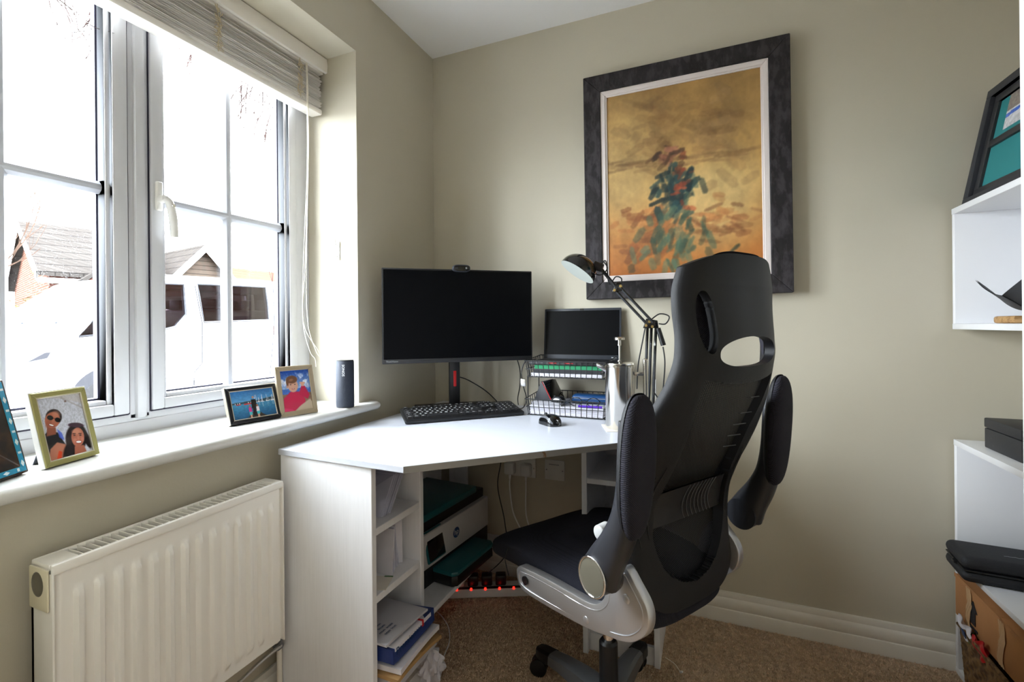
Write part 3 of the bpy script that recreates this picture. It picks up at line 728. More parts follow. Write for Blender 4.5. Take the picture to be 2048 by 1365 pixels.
# ------------------------------------------------------------------ wire letter tray with its contents
TX0, TX1, TY0, TY1 = .545, .868, -.222, -.030
t = thing('letter_tray', 'two tier black wire letter tray against the back wall', 'letter tray', (TX0, TY0, ZD))
LW, LD = TX1 - TX0, TY1 - TY0; wr = .0016
def wire(p, r=wr, seg=6): return B().tube(p, r, seg).obj('wire', 'black_satin', t, 60)
def tier(z0, h, front_dip):
    B().tube([(0, 0, z0 + h), (LW, 0, z0 + h), (LW, LD, z0 + h + .012), (0, LD, z0 + h + .012)], .0019, 8, True).obj('rim', 'black_satin', t, 60)
    B().tube([(.008, .008, z0), (LW - .008, .008, z0), (LW - .008, LD - .008, z0), (.008, LD - .008, z0)], .0019, 8, True).obj('rim', 'black_satin', t, 60)
    n = 15
    for i in range(n):
        x = LW * (i + .5) / n; xi = .008 + (LW - .016) * (i + .5) / n
        wire([(x, 0, z0 + h), (xi, .008, z0), (xi, LD - .008, z0), (x, LD, z0 + h + .012)])
    m = 8
    for i in range(m):
        y = LD * (i + .5) / m; yi = .008 + (LD - .016) * (i + .5) / m
        wire([(0, y, z0 + h + .012 * y / LD), (.008, yi, z0)]); wire([(LW, y, z0 + h + .012 * y / LD), (LW - .008, yi, z0)])
    zz = z0 + h * .5; wire([(.004, .004, zz), (LW - .004, .004, zz), (LW - .004, LD - .004, zz), (.004, LD - .004, zz), (.004, .004, zz)])
tier(.002, .062, 0); tier(.150, .062, 0)
for x, y in ((0.002, .03), (LW - .002, .03), (.002, LD - .03), (LW - .002, LD - .03)): B().tube([(x, y, .062), (x, y, .152)], .0024, 8).obj('post', 'black_satin', t, 60)
def slab(name, label, cat, x0, x1, y0, y1, z0, z1, m, rot=0, bev=.001, group=None, parts=None, under=None):
    cx, cy = (x0 + x1) / 2, (y0 + y1) / 2
    t = thing(name, label, cat, (cx, cy, z0), (0, 0, rot), group); a, c, h = (x1 - x0) / 2, (y1 - y0) / 2, z1 - z0
    return t, a, c, h
def book(name, label, x0, x1, y0, y1, z0, z1, cover, rot=0, cat='book'):
    t, a, c, h = slab(name, label, cat, x0, x1, y0, y1, z0, z1, cover, rot)
    k = .0018
    b = B(); b.box(-a, a, -c, c, 0, k, .0006, seg=1); b.box(-a, a, -c, c, h - k, h, .0006, seg=1); b.box(-a, a, -c, -c + k, 0, h, .0006, seg=1); b.obj('cover', cover, t)
    B().box(-a + .003, a - .003, -c + k, c - .003, k, h - k).obj('pages', 'paper', t, 0)
    return t
def sheets(name, label, x0, x1, y0, y1, z0, z1, m, rot=0, layers=6, cat='papers', jit=.003):
    t, a, c, h = slab(name, label, cat, x0, x1, y0, y1, z0, z1, m, rot)
    for k in range(layers):
        q = B(); dx, dy = rng.uniform(-jit, jit, 2); q.box(-a + dx, a + dx, -c + dy, c + dy, h * k / layers, h * (k + .82) / layers)
        q.obj('sheet', m, t, 0)
    return t
Zu = ZD + .153; Zl = ZD + .005
sheets('paper_stack', 'white papers lying at the bottom of the upper wire tray', .566, .845, -.205, -.045, Zu, Zu + .012, 'paper', 0, 4)
book('notebook', 'black notebook between the white papers and the green book in the upper tray', .578, .842, -.206, -.05, Zu + .0125, Zu + .027, 'charcoal')
book('notebook', 'bright green book under the laptop in the upper tray', .582, .845, -.208, -.05, Zu + .0275, Zu + .044, 'green_book')
t = thing('laptop', 'open grey laptop with black screen standing on the upper tier of the wire tray', 'laptop', (.725, -.052, Zu + .0445), (0, 0, R(-.5)))
b = B(); b.box(-.163, .163, -.165, .015, 0, .013, .003); bs = b.obj('base', 'black_satin', t)
b = B(); [b.box(x, x + .036, -.1662, -.1645, .007, .0095) for x in (-.085, -.02)]; b.obj('accent_line', 'red_plastic', bs, 0)
B().box(-.14, .14, -.12, -.02, .0129, .0142).obj('key_deck', 'black_plastic', bs, 0)
LT = TR((0, .010, .012), (R(-6), 0, 0))
b = B(); b.box(-.163, .163, 0, .007, 0, .212, .003, T=LT); lid = b.obj('lid', 'laptop_grey', t)
B().box(-.155, .155, -.0008, .001, .018, .202, T=LT).obj('screen', 'screen_black', lid, 0)
B().box(-.008, .008, -.0014, .001, .2045, .2095, T=LT).obj('camera_shutter', 'black_gloss', lid, 0)
text('lettering', 'lenovo', .007, LT @ TR((.135, -.0012, .009), (R(90), 0, 0)), 'lettering_white', lid)
# lower tier
sheets('paper_stack', 'tall stack of white papers filling the lower wire tray', .562, .852, -.208, -.045, Zl, Zl + .034, 'paper', 0, 9)
sheets('paper_stack', 'grey stapled papers on the left half of the lower tray stack', .570, .690, -.204, -.06, Zl + .0345, Zl + .046, 'paper_grey', R(-4), 4)
t = thing('tablet_stand', 'black wedge shaped phone stand with red edge in the lower tray', 'stand', (.612, -.115, Zl + .0465), (0, 0, R(-8)))
b = B(); b.prism([(-.042, 0), (.036, 0), (-.004, .073), (-.012, .075)], -.055, .055, 'xz', .001); b.obj('side_cover', 'charcoal', t)
b = B(); b.prism([(.037, 0), (-.003, .0735), (.0, .0755), (.0415, 0)], -.057, .057, 'xz', .001); b.obj('front_panel', 'black_gloss', t)
b = B(); b.tube([(.0375, -.0575, .001), (-.004, -.0575, .0745)], .0014, 6); b.obj('edge_piping', 'red_plastic', t)
mouse('computer_mouse', 'small black mouse lying in the lower wire tray', (.668, -.178), Zl + .0465, R(75), .62, 'charcoal')
t = thing('pencil_case', 'long blue pencil case at the back of the lower tray', 'case', (.785, -.098, Zl + .0345), (0, 0, R(2)))
b = B(); b.box(-.078, .078, -.03, .03, 0, .036, .012, seg=3); b.obj('body', 'blue_case', t)
b = B(); b.tube([(-.078, -.0305, .023), (.078, -.0305, .023)], .0012, 6); b.obj('zip', 'lettering_grey', t)
t = thing('spectacles', 'folded black framed glasses lying on the papers in the lower tray', 'glasses', (.772, -.186, Zl + .0345), (R(62), 0, R(3)))
for sg in (-1, 1):
    ring = [(sg * .034 + .024 * math.cos(a) , .002 + .017 * math.sin(a) + .017, 0) for a in [2 * math.pi * k / 24 for k in range(24)]]
    B().tube(ring, .0016, 6, True).obj('rim', 'black_gloss', t)
    b = B(); b.add([(p[0], p[1], 0) for p in ring], [tuple(range(24))]); b.obj('lens', 'clear_glass', t, 0)
    B().tube([(sg * .059, .024, 0), (sg * .06, .022, -.008), (sg * .03, .020, -.012), (-sg * .05, .018, -.013)], .0014, 6).obj('temple', 'black_gloss', t)
B().tube([(-.011, .022, 0), (0, .025, .001), (.011, .022, 0)], .0014, 6).obj('bridge', 'black_gloss', t)
t = thing('pen', 'violet pen lying at the front of the lower wire tray', 'pen', (.80, -.205, Zl + .039), (0, 0, R(1)))
b = B(); b.cyl((-.045, 0, 0), (.045, 0, 0), .0042, seg=10); b.obj('barrel', 'violet', t)
b = B(); b.cyl((-.058, 0, 0), (-.045, 0, 0), .0012, .0042, seg=10); b.obj('tip', 'lettering_grey', t)
# cable and connector on the tray's left side
t = thing('display_cable', 'thin black cable with silver connector hanging at the left of the wire tray', 'cable', (.535, -.19, ZD))
b = B(); b.tube(smooth_path([(.03, .04, .213), (0, .01, .208), (-.015, 0, .17), (-.013, 0, .13), (-.006, 0, .10), (.0, .012, .055), (-.03, .04, .012), (-.10, .08, .004)], 6), .002, 6); b.obj('cord', 'black_satin', t)
B().box(-.018, .004, -.006, .004, .108, .137, .002).obj('connector', 'steel_brushed', t)

# ------------------------------------------------------------------ coffee press on a card mat
B0 = (.933, -.334)
t = thing('drinks_mat', 'square beige card mat under the steel coffee press', 'coaster', (*B0, ZD), (0, 0, R(20)))
B().box(-.055, .055, -.055, .055, 0, .003, .001).obj('card', 'paper_warm', t)
t = thing('coffee_press', 'polished steel coffee press with raised plunger on the desk', 'coffee press', (*B0, ZD + .003), (0, 0, R(12)))
b = B(); b.lathe([(0, 0), (.046, 0), (.0485, .003), (.0485, .20), (.0495, .203), (.0495, .212), (.047, .213)], 48); b.obj('body', 'steel', t, 40)
b = B(); b.grid(lambda u, v: ((-.047 - .03 * v) , (-.018 + .036 * u) * (1 - .55 * v), .186 + .020 * v + .006 * abs(2 * u - 1) * (1 - v) + (.009 * abs(2 * u - 1) ** 2)), 12, 8)
b.grid(lambda u, v: ((-.047 - .03 * v) , (-.018 + .036 * u) * (1 - .55 * v), .188 + .020 * v + .006 * abs(2 * u - 1) * (1 - v) + (.009 * abs(2 * u - 1) ** 2)), 12, 8)
b.obj('spout', 'steel', t, 50)
b = B(); b.lathe([(.0485, .2135), (.050, .2145), (.049, .219), (.03, .223), (.008, .224), (.006, .228), (0, .228)], 48); lid = b.obj('lid', 'steel', t, 40)
b = B(); b.cyl((0, 0, .223), (0, 0, .298), .0032, seg=14); b.cyl((0, 0, .278), (0, 0, .296), .006, .005, seg=14); b.obj('plunger_rod', 'steel', t)
b = B(); b.lathe([(0, .295), (.012, .2955), (.018, .297), (.018, .304), (.015, .306), (0, .3065)], 32); b.obj('knob', 'steel', t)
b = B(); b.box(.047, .085, -.006, .006, .176, .188, .002); b.box(.047, .085, -.006, .006, .035, .047, .002); b.cyl((.084, 0, .015), (.084, 0, .225), .0085, seg=18); b.ell((.084, 0, .228), .0085, .0085, .006)
b.obj('handle', 'steel', t)

# ------------------------------------------------------------------ black balanced-arm lamp
t = thing('desk_lamp', 'black balanced arm desk lamp with round shade beside the coffee press', 'lamp', (1.0, -.105, ZD))
def lp(x, y, z): return (x - 1.0, y + .105, z - ZD)
EL = Vector(lp(1.018, -.15, 1.114)); SH = Vector(lp(.906, -.205, 1.246))
b = B(); b.lathe([(0, 0), (.03, 0), (.031, .004), (.028, .010), (.012, .014), (.010, .045), (0, .046)], 28); b.obj('base_clamp', 'black_satin', t)
def strut(p, q, off, r=.0055, name='arm', m='black_gloss'):
    o = Vector(off); B().tube([Vector(p) + o, Vector(q) + o], r, 6).obj(name, m, t, 30)
lo0 = Vector((0, 0, .045))
for dx in (-.014, .0, .016): strut(lo0, EL, (dx, 0, 0), .0058)
for off in ((-.004, .004, -.010), (.006, -.004, .010)): strut(EL, SH, off, .0058)
strut(EL + (SH - EL) * .25, EL, (.006, 0, .014), .0022, 'spring', 'steel_brushed')
strut(lo0 + Vector((.026, 0, .0)), lo0 + (EL - lo0) * .33 + Vector((.022, 0, 0)), (0, 0, 0), .0025, 'spring', 'steel_brushed')
b = B(); b.prism([(EL.x - .03, EL.z - .012), (EL.x + .026, EL.z - .012), (EL.x + .022, EL.z + .016), (EL.x - .018, EL.z + .024)], EL.y - .006, EL.y + .006, 'xz', .002); b.obj('joint', 'black_gloss', t)
b = B(); [b.cyl((EL.x + q[0], EL.y - .010, EL.z + q[1]), (EL.x + q[0], EL.y + .010, EL.z + q[1]), .005, seg=14) for q in ((-.018, -.002), (.004, -.006), (-.006, .012))]
[b.cyl((SH.x + q[0], SH.y - .010, SH.z + q[1]), (SH.x + q[0], SH.y + .010, SH.z + q[1]), .005, seg=14) for q in ((-.010, -.004), (.012, .010))]
b.obj('bolt', 'brass', t)
b = B(); b.prism([(SH.x - .020, SH.z - .010), (SH.x + .016, SH.z - .008), (SH.x + .012, SH.z + .022), (SH.x - .002, SH.z + .026)], SH.y - .006, SH.y + .006, 'xz', .002); b.obj('joint', 'black_gloss', t)
# shade: half dome opening down-left, towards the viewer
SC0 = Vector(lp(.765, -.235, 1.316)); ax = Vector((.50, .30, .81)).normalized()      # axis from the opening to the crown
q = Vector((0, 0, 1)).rotation_difference(ax).to_matrix().to_4x4(); ST = Matrix.Translation(SC0) @ q
pr = [(.070 * math.cos(R(a)), .062 * math.sin(R(a))) for a in range(0, 91, 6)]
b = B(); b.lathe([(.0705, -.004), (.0705, 0)] + pr[1:-1] + [(.0, .062)], 40, T=ST); shd = b.obj('shade', 'black_gloss', t, 60)
pi_ = [(.0685 * math.cos(R(a)), .060 * math.sin(R(a)) - .001) for a in range(0, 91, 6)]
b = B(); b.lathe([(.0702, -.0042)] + pi_[:-1] + [(0, .059)], 40, T=ST); b.obj('shade_lining', 'lamp_lining', shd, 60)
b = B(); b.lathe([(0, .010), (.020, .012), (.026, .025), (.018, .045), (.012, .058)], 24, T=ST); b.obj('bulb', 'white_plastic', shd, 60)
hx = SC0 + Vector((.062, .020, .020)); b = B(); b.cyl(hx - Vector((.006, 0, -.002)), hx + Vector((.026, .004, -.012)), .017, .015, seg=20); b.tube([hx + Vector((.015, 0, -.006)), SH], .006, 10); b.obj('lamp_holder', 'black_satin', t)
B().tube(smooth_path([hx + Vector((.02, 0, .0)), hx + Vector((.04, -.004, .012)), SH + Vector((-.03, -.004, .020)), SH + Vector((-.006, -.004, .045)), SH + Vector((.014, 0, .038)), SH + Vector((.012, 0, .015))], 8), .0024, 8).obj('cord', 'black_satin', t, 60)
B().tube(smooth_path([hx + Vector((-.005, -.012, -.015)), hx + Vector((.008, -.012, -.035)), hx + Vector((.03, -.010, -.034)), hx + Vector((.045, -.006, -.012)), hx + Vector((.03, -.004, .014))], 8), .0022, 8).obj('cord', 'black_satin', t, 60)
B().tube(smooth_path([EL + Vector((.0, 0, .02)), EL + Vector((.03, 0, .040)), EL + Vector((.062, 0, .030)), EL + Vector((.05, 0, .004)), EL + Vector((.026, 0, .004))], 8), .0024, 8).obj('cord', 'black_satin', t, 60)
B().tube(smooth_path([EL + Vector((.04, 0, -.08)), EL + Vector((.046, 0, -.14)), EL + Vector((.038, .01, -.24)), EL + Vector((.034, .02, -.285)), EL + Vector((.004, .02, -.25))], 8), .0024, 8).obj('cord', 'black_satin', t, 60)
B().tube(smooth_path([EL + Vector((-.022, 0, -.01)), EL + Vector((-.032, .0, -.06)), EL + Vector((-.05, .01, -.15)), EL + Vector((-.056, .015, -.24))], 8), .0024, 8).obj('cord', 'black_satin', t, 60)
b = B(); b.tube([EL + Vector((.024, -.004, -.012)), EL + Vector((.042, -.004, -.075))], [.0085, .0095], 10); b.obj('switch', 'black_plastic', t)
# papers and book right of the lamp
book('notebook', 'dark red edged book under loose papers at the right end of the desk', .955, 1.050, -.33, -.15, ZD, ZD + .018, 'box_black', R(6))
sheets('paper_stack', 'loose white papers fanned over the dark book behind the chair', .962, 1.052, -.31, -.15, ZD + .0185, ZD + .032, 'paper_warm', R(-10), 5, jit=.010)

# ------------------------------------------------------------------ speaker
t = thing('bluetooth_speaker', 'tall dark navy portable speaker standing at the right end of the sill', 'speaker', (.012, -.622, .831), (0, 0, R(20)))
def tri(rx, ry, n=40): return [(rx * math.cos(a) * (1 + .05 * math.cos(3 * a)), ry * math.sin(a)) for a in [2 * math.pi * k / n for k in range(n)]]
b = B(); b.prism(tri(.031, .029), .003, .165, 'xy', .002); b.obj('grille', 'speaker_navy', t, 50)
b = B(); b.prism(tri(.030, .028), 0, .0032, 'xy'); b.prism(tri(.030, .028), .1648, .168, 'xy', .001); b.obj('end_cap', 'black_plastic', t, 50)
text('lettering', 'SONOS', .0125, TR((.006, -.0296, .133), (R(90), R(90), R(2))), 'lettering_white', t)
# ------------------------------------------------------------------ office chair (local x = forward, y = sitter's left, z = up)
t = thing('office_chair', 'black high backed mesh office chair with raised arms and silver side brackets', 'chair', (.934, -.547, 0), (0, 0, R(147)))
ZS = [.43, .50, .53, .59, .64, .69, .74, .79, .84, .89, .94, .99, 1.04, 1.09, 1.14, 1.19, 1.24, 1.27]
FS = [-.275, -.268, -.262, -.257, -.255, -.261, -.276, -.298, -.318, -.340, -.362, -.379, -.389, -.389, -.384, -.382, -.388, -.392]
WS = [.190, .207, .208, .208, .206, .208, .219, .235, .243, .234, .214, .191, .177, .175, .180, .181, .168, .150]
zz = np.linspace(.43, 1.27, 169); ker = np.hanning(13); ker /= ker.sum()
def sm_(a): q = np.interp(zz, ZS, a); p = np.pad(q, 6, mode='edge'); return np.convolve(p, ker, 'valid')
F_, W_ = sm_(FS), sm_(WS)
def fe(z): return float(np.interp(z, zz, F_))
def we(z): return float(np.interp(z, zz, W_))
def cdep(z): return float(np.interp(z, [.43, .6, .8, .95, 1.05, 1.2, 1.27], [.018, .028, .030, .036, .052, .050, .034]))
def fbase(s, z):
    u = min(abs(s) / we(z), 1.0); return fe(z) - .003 - cdep(z) * (1 - u ** 2.6)
def fouter(s, z):
    u = min(abs(s) / we(z), 1.0); q = max(0.0, (u - .74) / .26); return fbase(s, z) + .72 * thick(s, z) * (1 - math.sqrt(max(0, 1 - q * q)))
def thick(s, z):
    u = min(abs(s) / we(z), 1.0)
    side = float(np.interp(z, [.43, .52, .60, .68, .76, .86, 1.0, 1.27], [.03, .045, .058, .055, .045, .036, .032, .026]))
    return .020 + (side - .020) * u ** 4
def mhalf(z): return float(np.interp(z, [.488, .50, .52, .545, .58, .62, .70, .76, .85, .93, .97, 1.0], [.0, .05, .088, .112, .130, .142, .142, .130, .124, .134, .136, .134]))
def g_mesh(s, z): return max(abs(s) - mhalf(z), z - (.984 + .014 * (s / .13) ** 2), .488 - z)
def g_handle(s, z): return ((abs(s - .002) / .108) ** 2.3 + (abs(z - 1.052 - .004 * math.cos(s * 14)) / .033) ** 2.3 - 1) * .03
def g_oval(s, z):
    a = abs(s); c = .134 + (z - 1.12) * .10; return ((abs(a - c) / .019) ** 2.2 + (abs(z - 1.12) / .066) ** 2.2 - 1) * .02
def gap(s, z): return min(g_mesh(s, z), g_handle(s, z), g_oval(s, z))
NU, NV = 110, 240
P_ = np.zeros((NV + 1, NU + 1, 2))
for j in range(NV + 1):
    for i in range(NU + 1):
        u = -1 + 2 * i / NU; v = j / NV
        zb = .437 + .100 * abs(u) ** 4.5; zt = 1.268 - .030 * abs(u) ** 4
        z = zb + (zt - zb) * v; s = we(z) * u
        P_[j, i] = (s, z)
G_ = np.vectorize(gap)(P_[..., 0], P_[..., 1])
eps = 5e-4; cell = .0034
for j in range(1, NV):
    for i in range(1, NU):
        if abs(G_[j, i]) < cell * 1.1:
            s, z = P_[j, i]
            for _ in range(3):
                g0 = gap(s, z); gs = (gap(s + eps, z) - gap(s - eps, z)) / (2 * eps); gz = (gap(s, z + eps) - gap(s, z - eps)) / (2 * eps)
                n2 = gs * gs + gz * gz + 1e-6; ds, dz = -g0 * gs / n2, -g0 * gz / n2
                k = min(1, .0035 / (math.hypot(ds, dz) + 1e-9)); s += ds * k; z += dz * k
            P_[j, i] = (s, z); G_[j, i] = 0
vs, fs = [], []
idx = lambda j, i, l: (l * (NV + 1) + j) * (NU + 1) + i
for l in (0, 1):
    for j in range(NV + 1):
        for i in range(NU + 1):
            s, z = P_[j, i]; vs.append((fbase(s, z) + thick(s, z) if l else fouter(s, z), s * (1 - .02 * l), z))
keep = np.zeros((NV, NU), bool)
for j in range(NV):
    for i in range(NU):
        s = P_[j:j + 2, i:i + 2, 0].mean(); z = P_[j:j + 2, i:i + 2, 1].mean(); keep[j, i] = gap(s, z) > 0
for j in range(NV):
    for i in range(NU):
        if not keep[j, i]: continue
        fs.append((idx(j, i, 0), idx(j, i + 1, 0), idx(j + 1, i + 1, 0), idx(j + 1, i, 0)))
        fs.append((idx(j, i, 1), idx(j + 1, i, 1), idx(j + 1, i + 1, 1), idx(j, i + 1, 1)))
        for (dj, di, a, c) in ((-1, 0, (j, i), (j, i + 1)), (1, 0, (j + 1, i + 1), (j + 1, i)), (0, -1, (j + 1, i), (j, i)), (0, 1, (j, i + 1), (j + 1, i + 1))):
            jj, ii = j + dj, i + di
            if not (0 <= jj < NV and 0 <= ii < NU and keep[jj, ii]):
                fs.append((idx(*a, 0), idx(*a, 1), idx(*c, 1), idx(*c, 0)))
used = sorted({k for f in fs for k in f}); rm = {k: n for n, k in enumerate(used)}
b = B(); b.add([vs[k] for k in used], [tuple(rm[k] for k in f) for f in fs])
mat('chair_shell', (19, 19, 22), .46, spec=.35, bump=.35, bscale=1400)
mat('chair_arm', (40, 41, 46), .34, spec=.5, bump=.2, bscale=1200); mat('knob_grey', (176, 176, 176), .4)
sh = b.obj('back_shell', 'chair_shell', t, 55)
bv = sh.modifiers.new('soft_edges', 'BEVEL'); bv.width = .0035; bv.segments = 2; bv.limit_method = 'ANGLE'; bv.angle_limit = R(50)
# raised ribs on the shell's frame
b = B()
for sg in (-1, 1):
    for k, (s0, z0, z1) in enumerate(((.152, .62, .80), (.172, .60, .78), (.190, .60, .74))):
        p = []
        for q in range(13):
            z = z0 + (z1 - z0) * q / 12; s = s0 + .012 * math.sin(q / 12 * math.pi); p.append((fouter(s, z) - .0002, sg * s, z))
        b.tube(p, [.001 + .0022 * math.sin(math.pi * q / 12) for q in range(13)], 6)
b.obj('shell_rib', 'chair_shell', t, 60, kind='stuff')
# mesh cloth
def bulge(z): return float(np.interp(z, [.44, .55, .66, .80, .95, 1.0], [.012, .034, .040, .026, .012, .010]))
def cloth(u, v):
    z = .452 + (.995 - .452) * v; h = mhalf(min(max(z, .53), .97)) + .036; s = h * (2 * u - 1)
    s = max(min(s, we(z) * .92), -we(z) * .92)
    e_ = abs(2 * u - 1) ** 5; return (fbase(s, z) + thick(s, z) * (1 - .45 * e_) + (bulge(z) - .012) * (1 - e_), s, z)
b = B(); b.grid(cloth, 30, 60); b.obj('mesh_panel', 'chair_mesh', t, 80)
def hcloth(u, v):
    zl0 = 1.092 - .052 * min(1, max(0, (abs(2 * u - 1) - .62) / .1)); z = zl0 + (1.2745 - zl0) * v; s = we(min(z, 1.262)) * .90 * (2 * u - 1) * (1 - .10 * max(0, v - .8) / .2)
    return (fbase(s, min(z, 1.262)) + thick(s, min(z, 1.262)) + .004 + .012 * math.sin(math.pi * v) - (.014 * max(0, (v - .88) / .12)), s, z - .028 * abs(2 * u - 1) ** 4 * v)
b = B()
def capok(u, v): return hcloth(u, v)
gvs = [hcloth(i / 40, j / 24) for j in range(25) for i in range(41)]; gf = []
for j in range(24):
    for i in range(40):
        c = np.mean([gvs[q] for q in (j * 41 + i, j * 41 + i + 1, (j + 1) * 41 + i + 1, (j + 1) * 41 + i)], axis=0)
        gf.append((j * 41 + i, j * 41 + i + 1, (j + 1) * 41 + i + 1, (j + 1) * 41 + i))
b.add(gvs, gf); b.obj('headrest_mesh', 'pad_fabric', t, 80)
# elastic ties on the far side, lumbar pad with grooves, adjuster knob
for z in (.935, .895, .865, .835, .805):
    s0 = -mhalf(z) + .004; B().tube([(fouter(s0, z) + .008, s0, z + .003), (fouter(s0, z) + .024, s0 + .030, z)], .0013, 5).obj('elastic_tie', 'grey_plastic', t)
zl = lambda u, v: (.640 + .100 * v)
b = B()
def lum(u, v):
    s = (-.135 + .27 * u); z = .648 + .085 * v - .010 * (2 * u - 1) ** 2; return (fouter(s, z) + .004 + .006 * (2 * u - 1) ** 2, s, z)
b.grid(lum, 24, 10); b.grid(lambda u, v: tuple(np.add(lum(u, v), (.008, 0, 0))), 24, 10, flip=True); lu = b.obj('lumbar_support', 'black_plastic', t, 60)
b = B()
for k in range(8):
    u = .30 + .055 * k - .0; b.tube([(lum(u + .09 * (q / 8 - .5) ** 2, q / 8)[0] - .0012, lum(u - .25 * (q / 8 - .5) ** 2, q / 8)[1], lum(u, q / 8)[2]) for q in range(9)], .0009, 5)
b.obj('groove_line', 'grey_plastic', lu, 60, kind='stuff')
b = B(); b.cyl((-.232, .245, .652), (-.232, .270, .652), .019, .017, seg=24); b.ell((-.232, .270, .652), .016, .004, .016); b.obj('adjuster_knob', 'knob_grey', t)
# seat cushion
def seat(u, v):
    a = 2 * math.pi * u; n_ = 3.6
    c, s = math.cos(a), math.sin(a); X = (abs(c) ** (2 / n_)) * (1 if c > 0 else -1); Y = (abs(s) ** (2 / n_)) * (1 if s > 0 else -1)
    ph = -math.pi / 2 + math.pi * v; m_ = 2.6
    k = abs(math.cos(ph)) ** (2 / m_); q = abs(math.sin(ph)) ** (2 / m_) * (1 if ph > 0 else -1)
    f = .020 + (.372 if X > 0 else .305) * X * k; sd = (.234 + .016 * X) * Y * k
    z = .435 + (.048 if q > 0 else .058) * q
    fr = max(0, (f - .10) / .25); z -= .056 * fr ** 2
    z += .012 * (abs(sd) / .25) ** 2 * (1 if q > 0 else 0) - .020 * max(0, (-f - .12) / .2) * (1 if q < 0 else 0)
    return (f, sd, z)
b = B(); b.grid(seat, 72, 28); b.obj('seat', 'seat_fabric', t, 80)
b = B()
for sg in (-1, 1):
    b.tube([(.185 - .004 * abs(q - 4), sg * (.2455 + .0025 * math.sin(q / 8 * math.pi)), .375 + .085 * q / 8) for q in range(9)], .0016, 5)
b.obj('seam', 'black_plastic', t, 60, kind='stuff')
B().box(-.16, .12, -.12, .12, .345, .385, .012).obj('tilt_mechanism', 'black_plastic', t)
B().box(-.10, .05, .10, .19, .352, .366, .005).obj('tilt_lever', 'grey_metal', t)
# silver side brackets
outl = [(.081, .431), (.078, .446), (.062, .458), (.029, .461), (-.06, .472), (-.150, .4795), (-.201, .485), (-.232, .497), (-.252, .520), (-.262, .552), (-.300, .604), (-.318, .616),
        (-.345, .590), (-.372, .560), (-.380, .530), (-.372, .498), (-.345, .468), (-.315, .450), (-.270, .436), (-.20, .420), (-.10, .405), (.0, .394), (.045, .394), (.070, .404)]
def kf(f): return min(max((.03 - f) / .28, 0), 1)
outl = [(f + .044 * kf(f), z - .036 * kf(f)) for f, z in outl]
def sb(f): return -.047 * min(max((.05 - f) / .27, 0), 1)
op = [(p.x, p.y) for p in smooth_path([(a, c, 0) for a, c in outl], 4, True)]
cen = np.mean(op, axis=0)
def shrink(poly, d):
    n = len(poly); out = []
    for i in range(n):
        a = np.array(poly[i - 1]); c = np.array(poly[(i + 1) % n]); tv = c - a; tv = tv / (np.linalg.norm(tv) + 1e-9); nv = np.array([-tv[1], tv[0]])
        out.append(tuple(np.array(poly[i]) + nv * d))
    return out
ar = sum(op[i][0] * op[(i + 1) % len(op)][1] - op[(i + 1) % len(op)][0] * op[i][1] for i in range(len(op)))
sgn = 1 if ar > 0 else -1
for sg in (-1, 1):
    y0, y1 = (.253, .279) if sg > 0 else (-.279, -.253)
    b = B(); b.prism(op, y0, y1, 'xz', .004, seg=2); b.v = [(p[0], p[1] + sg * sb(p[0]) * (1 if sg > 0 else 1.55), p[2]) for p in b.v]; b.v = [(p[0] + (.04 * kf(p[0]) if sg < 0 else 0), p[1], p[2]) for p in b.v]; br = b.obj('side_bracket', 'silver_paint', t, 40)
    ip = shrink(op, sgn * .014); ys = sg * .2792
    b = B(); b.tube([(p[0] + (.04 * kf(p[0]) if sg < 0 else 0), ys + sg * sb(p[0]) * (1 if sg > 0 else 1.55), p[1]) for p in ip[::1]], .0016, 6, True); b.obj('bead', 'silver_paint', br, 60)
    for f, z, r, m_ in ((-.276, .513, .0105, 'silver_paint'), (-.158, .411, .0105, 'silver_paint')):
        B().ell((f + (.04 * kf(f) if sg < 0 else 0), sg * (.2795 + sb(f) * (1 if sg > 0 else 1.55)), z), r, .0035, r, 20, 10).obj('button', m_, br, 60)
    B().cyl((.040, sg * .277, .428), (.040, sg * .2812, .428), .0115, seg=20).obj('bolt', 'black_gloss', br)
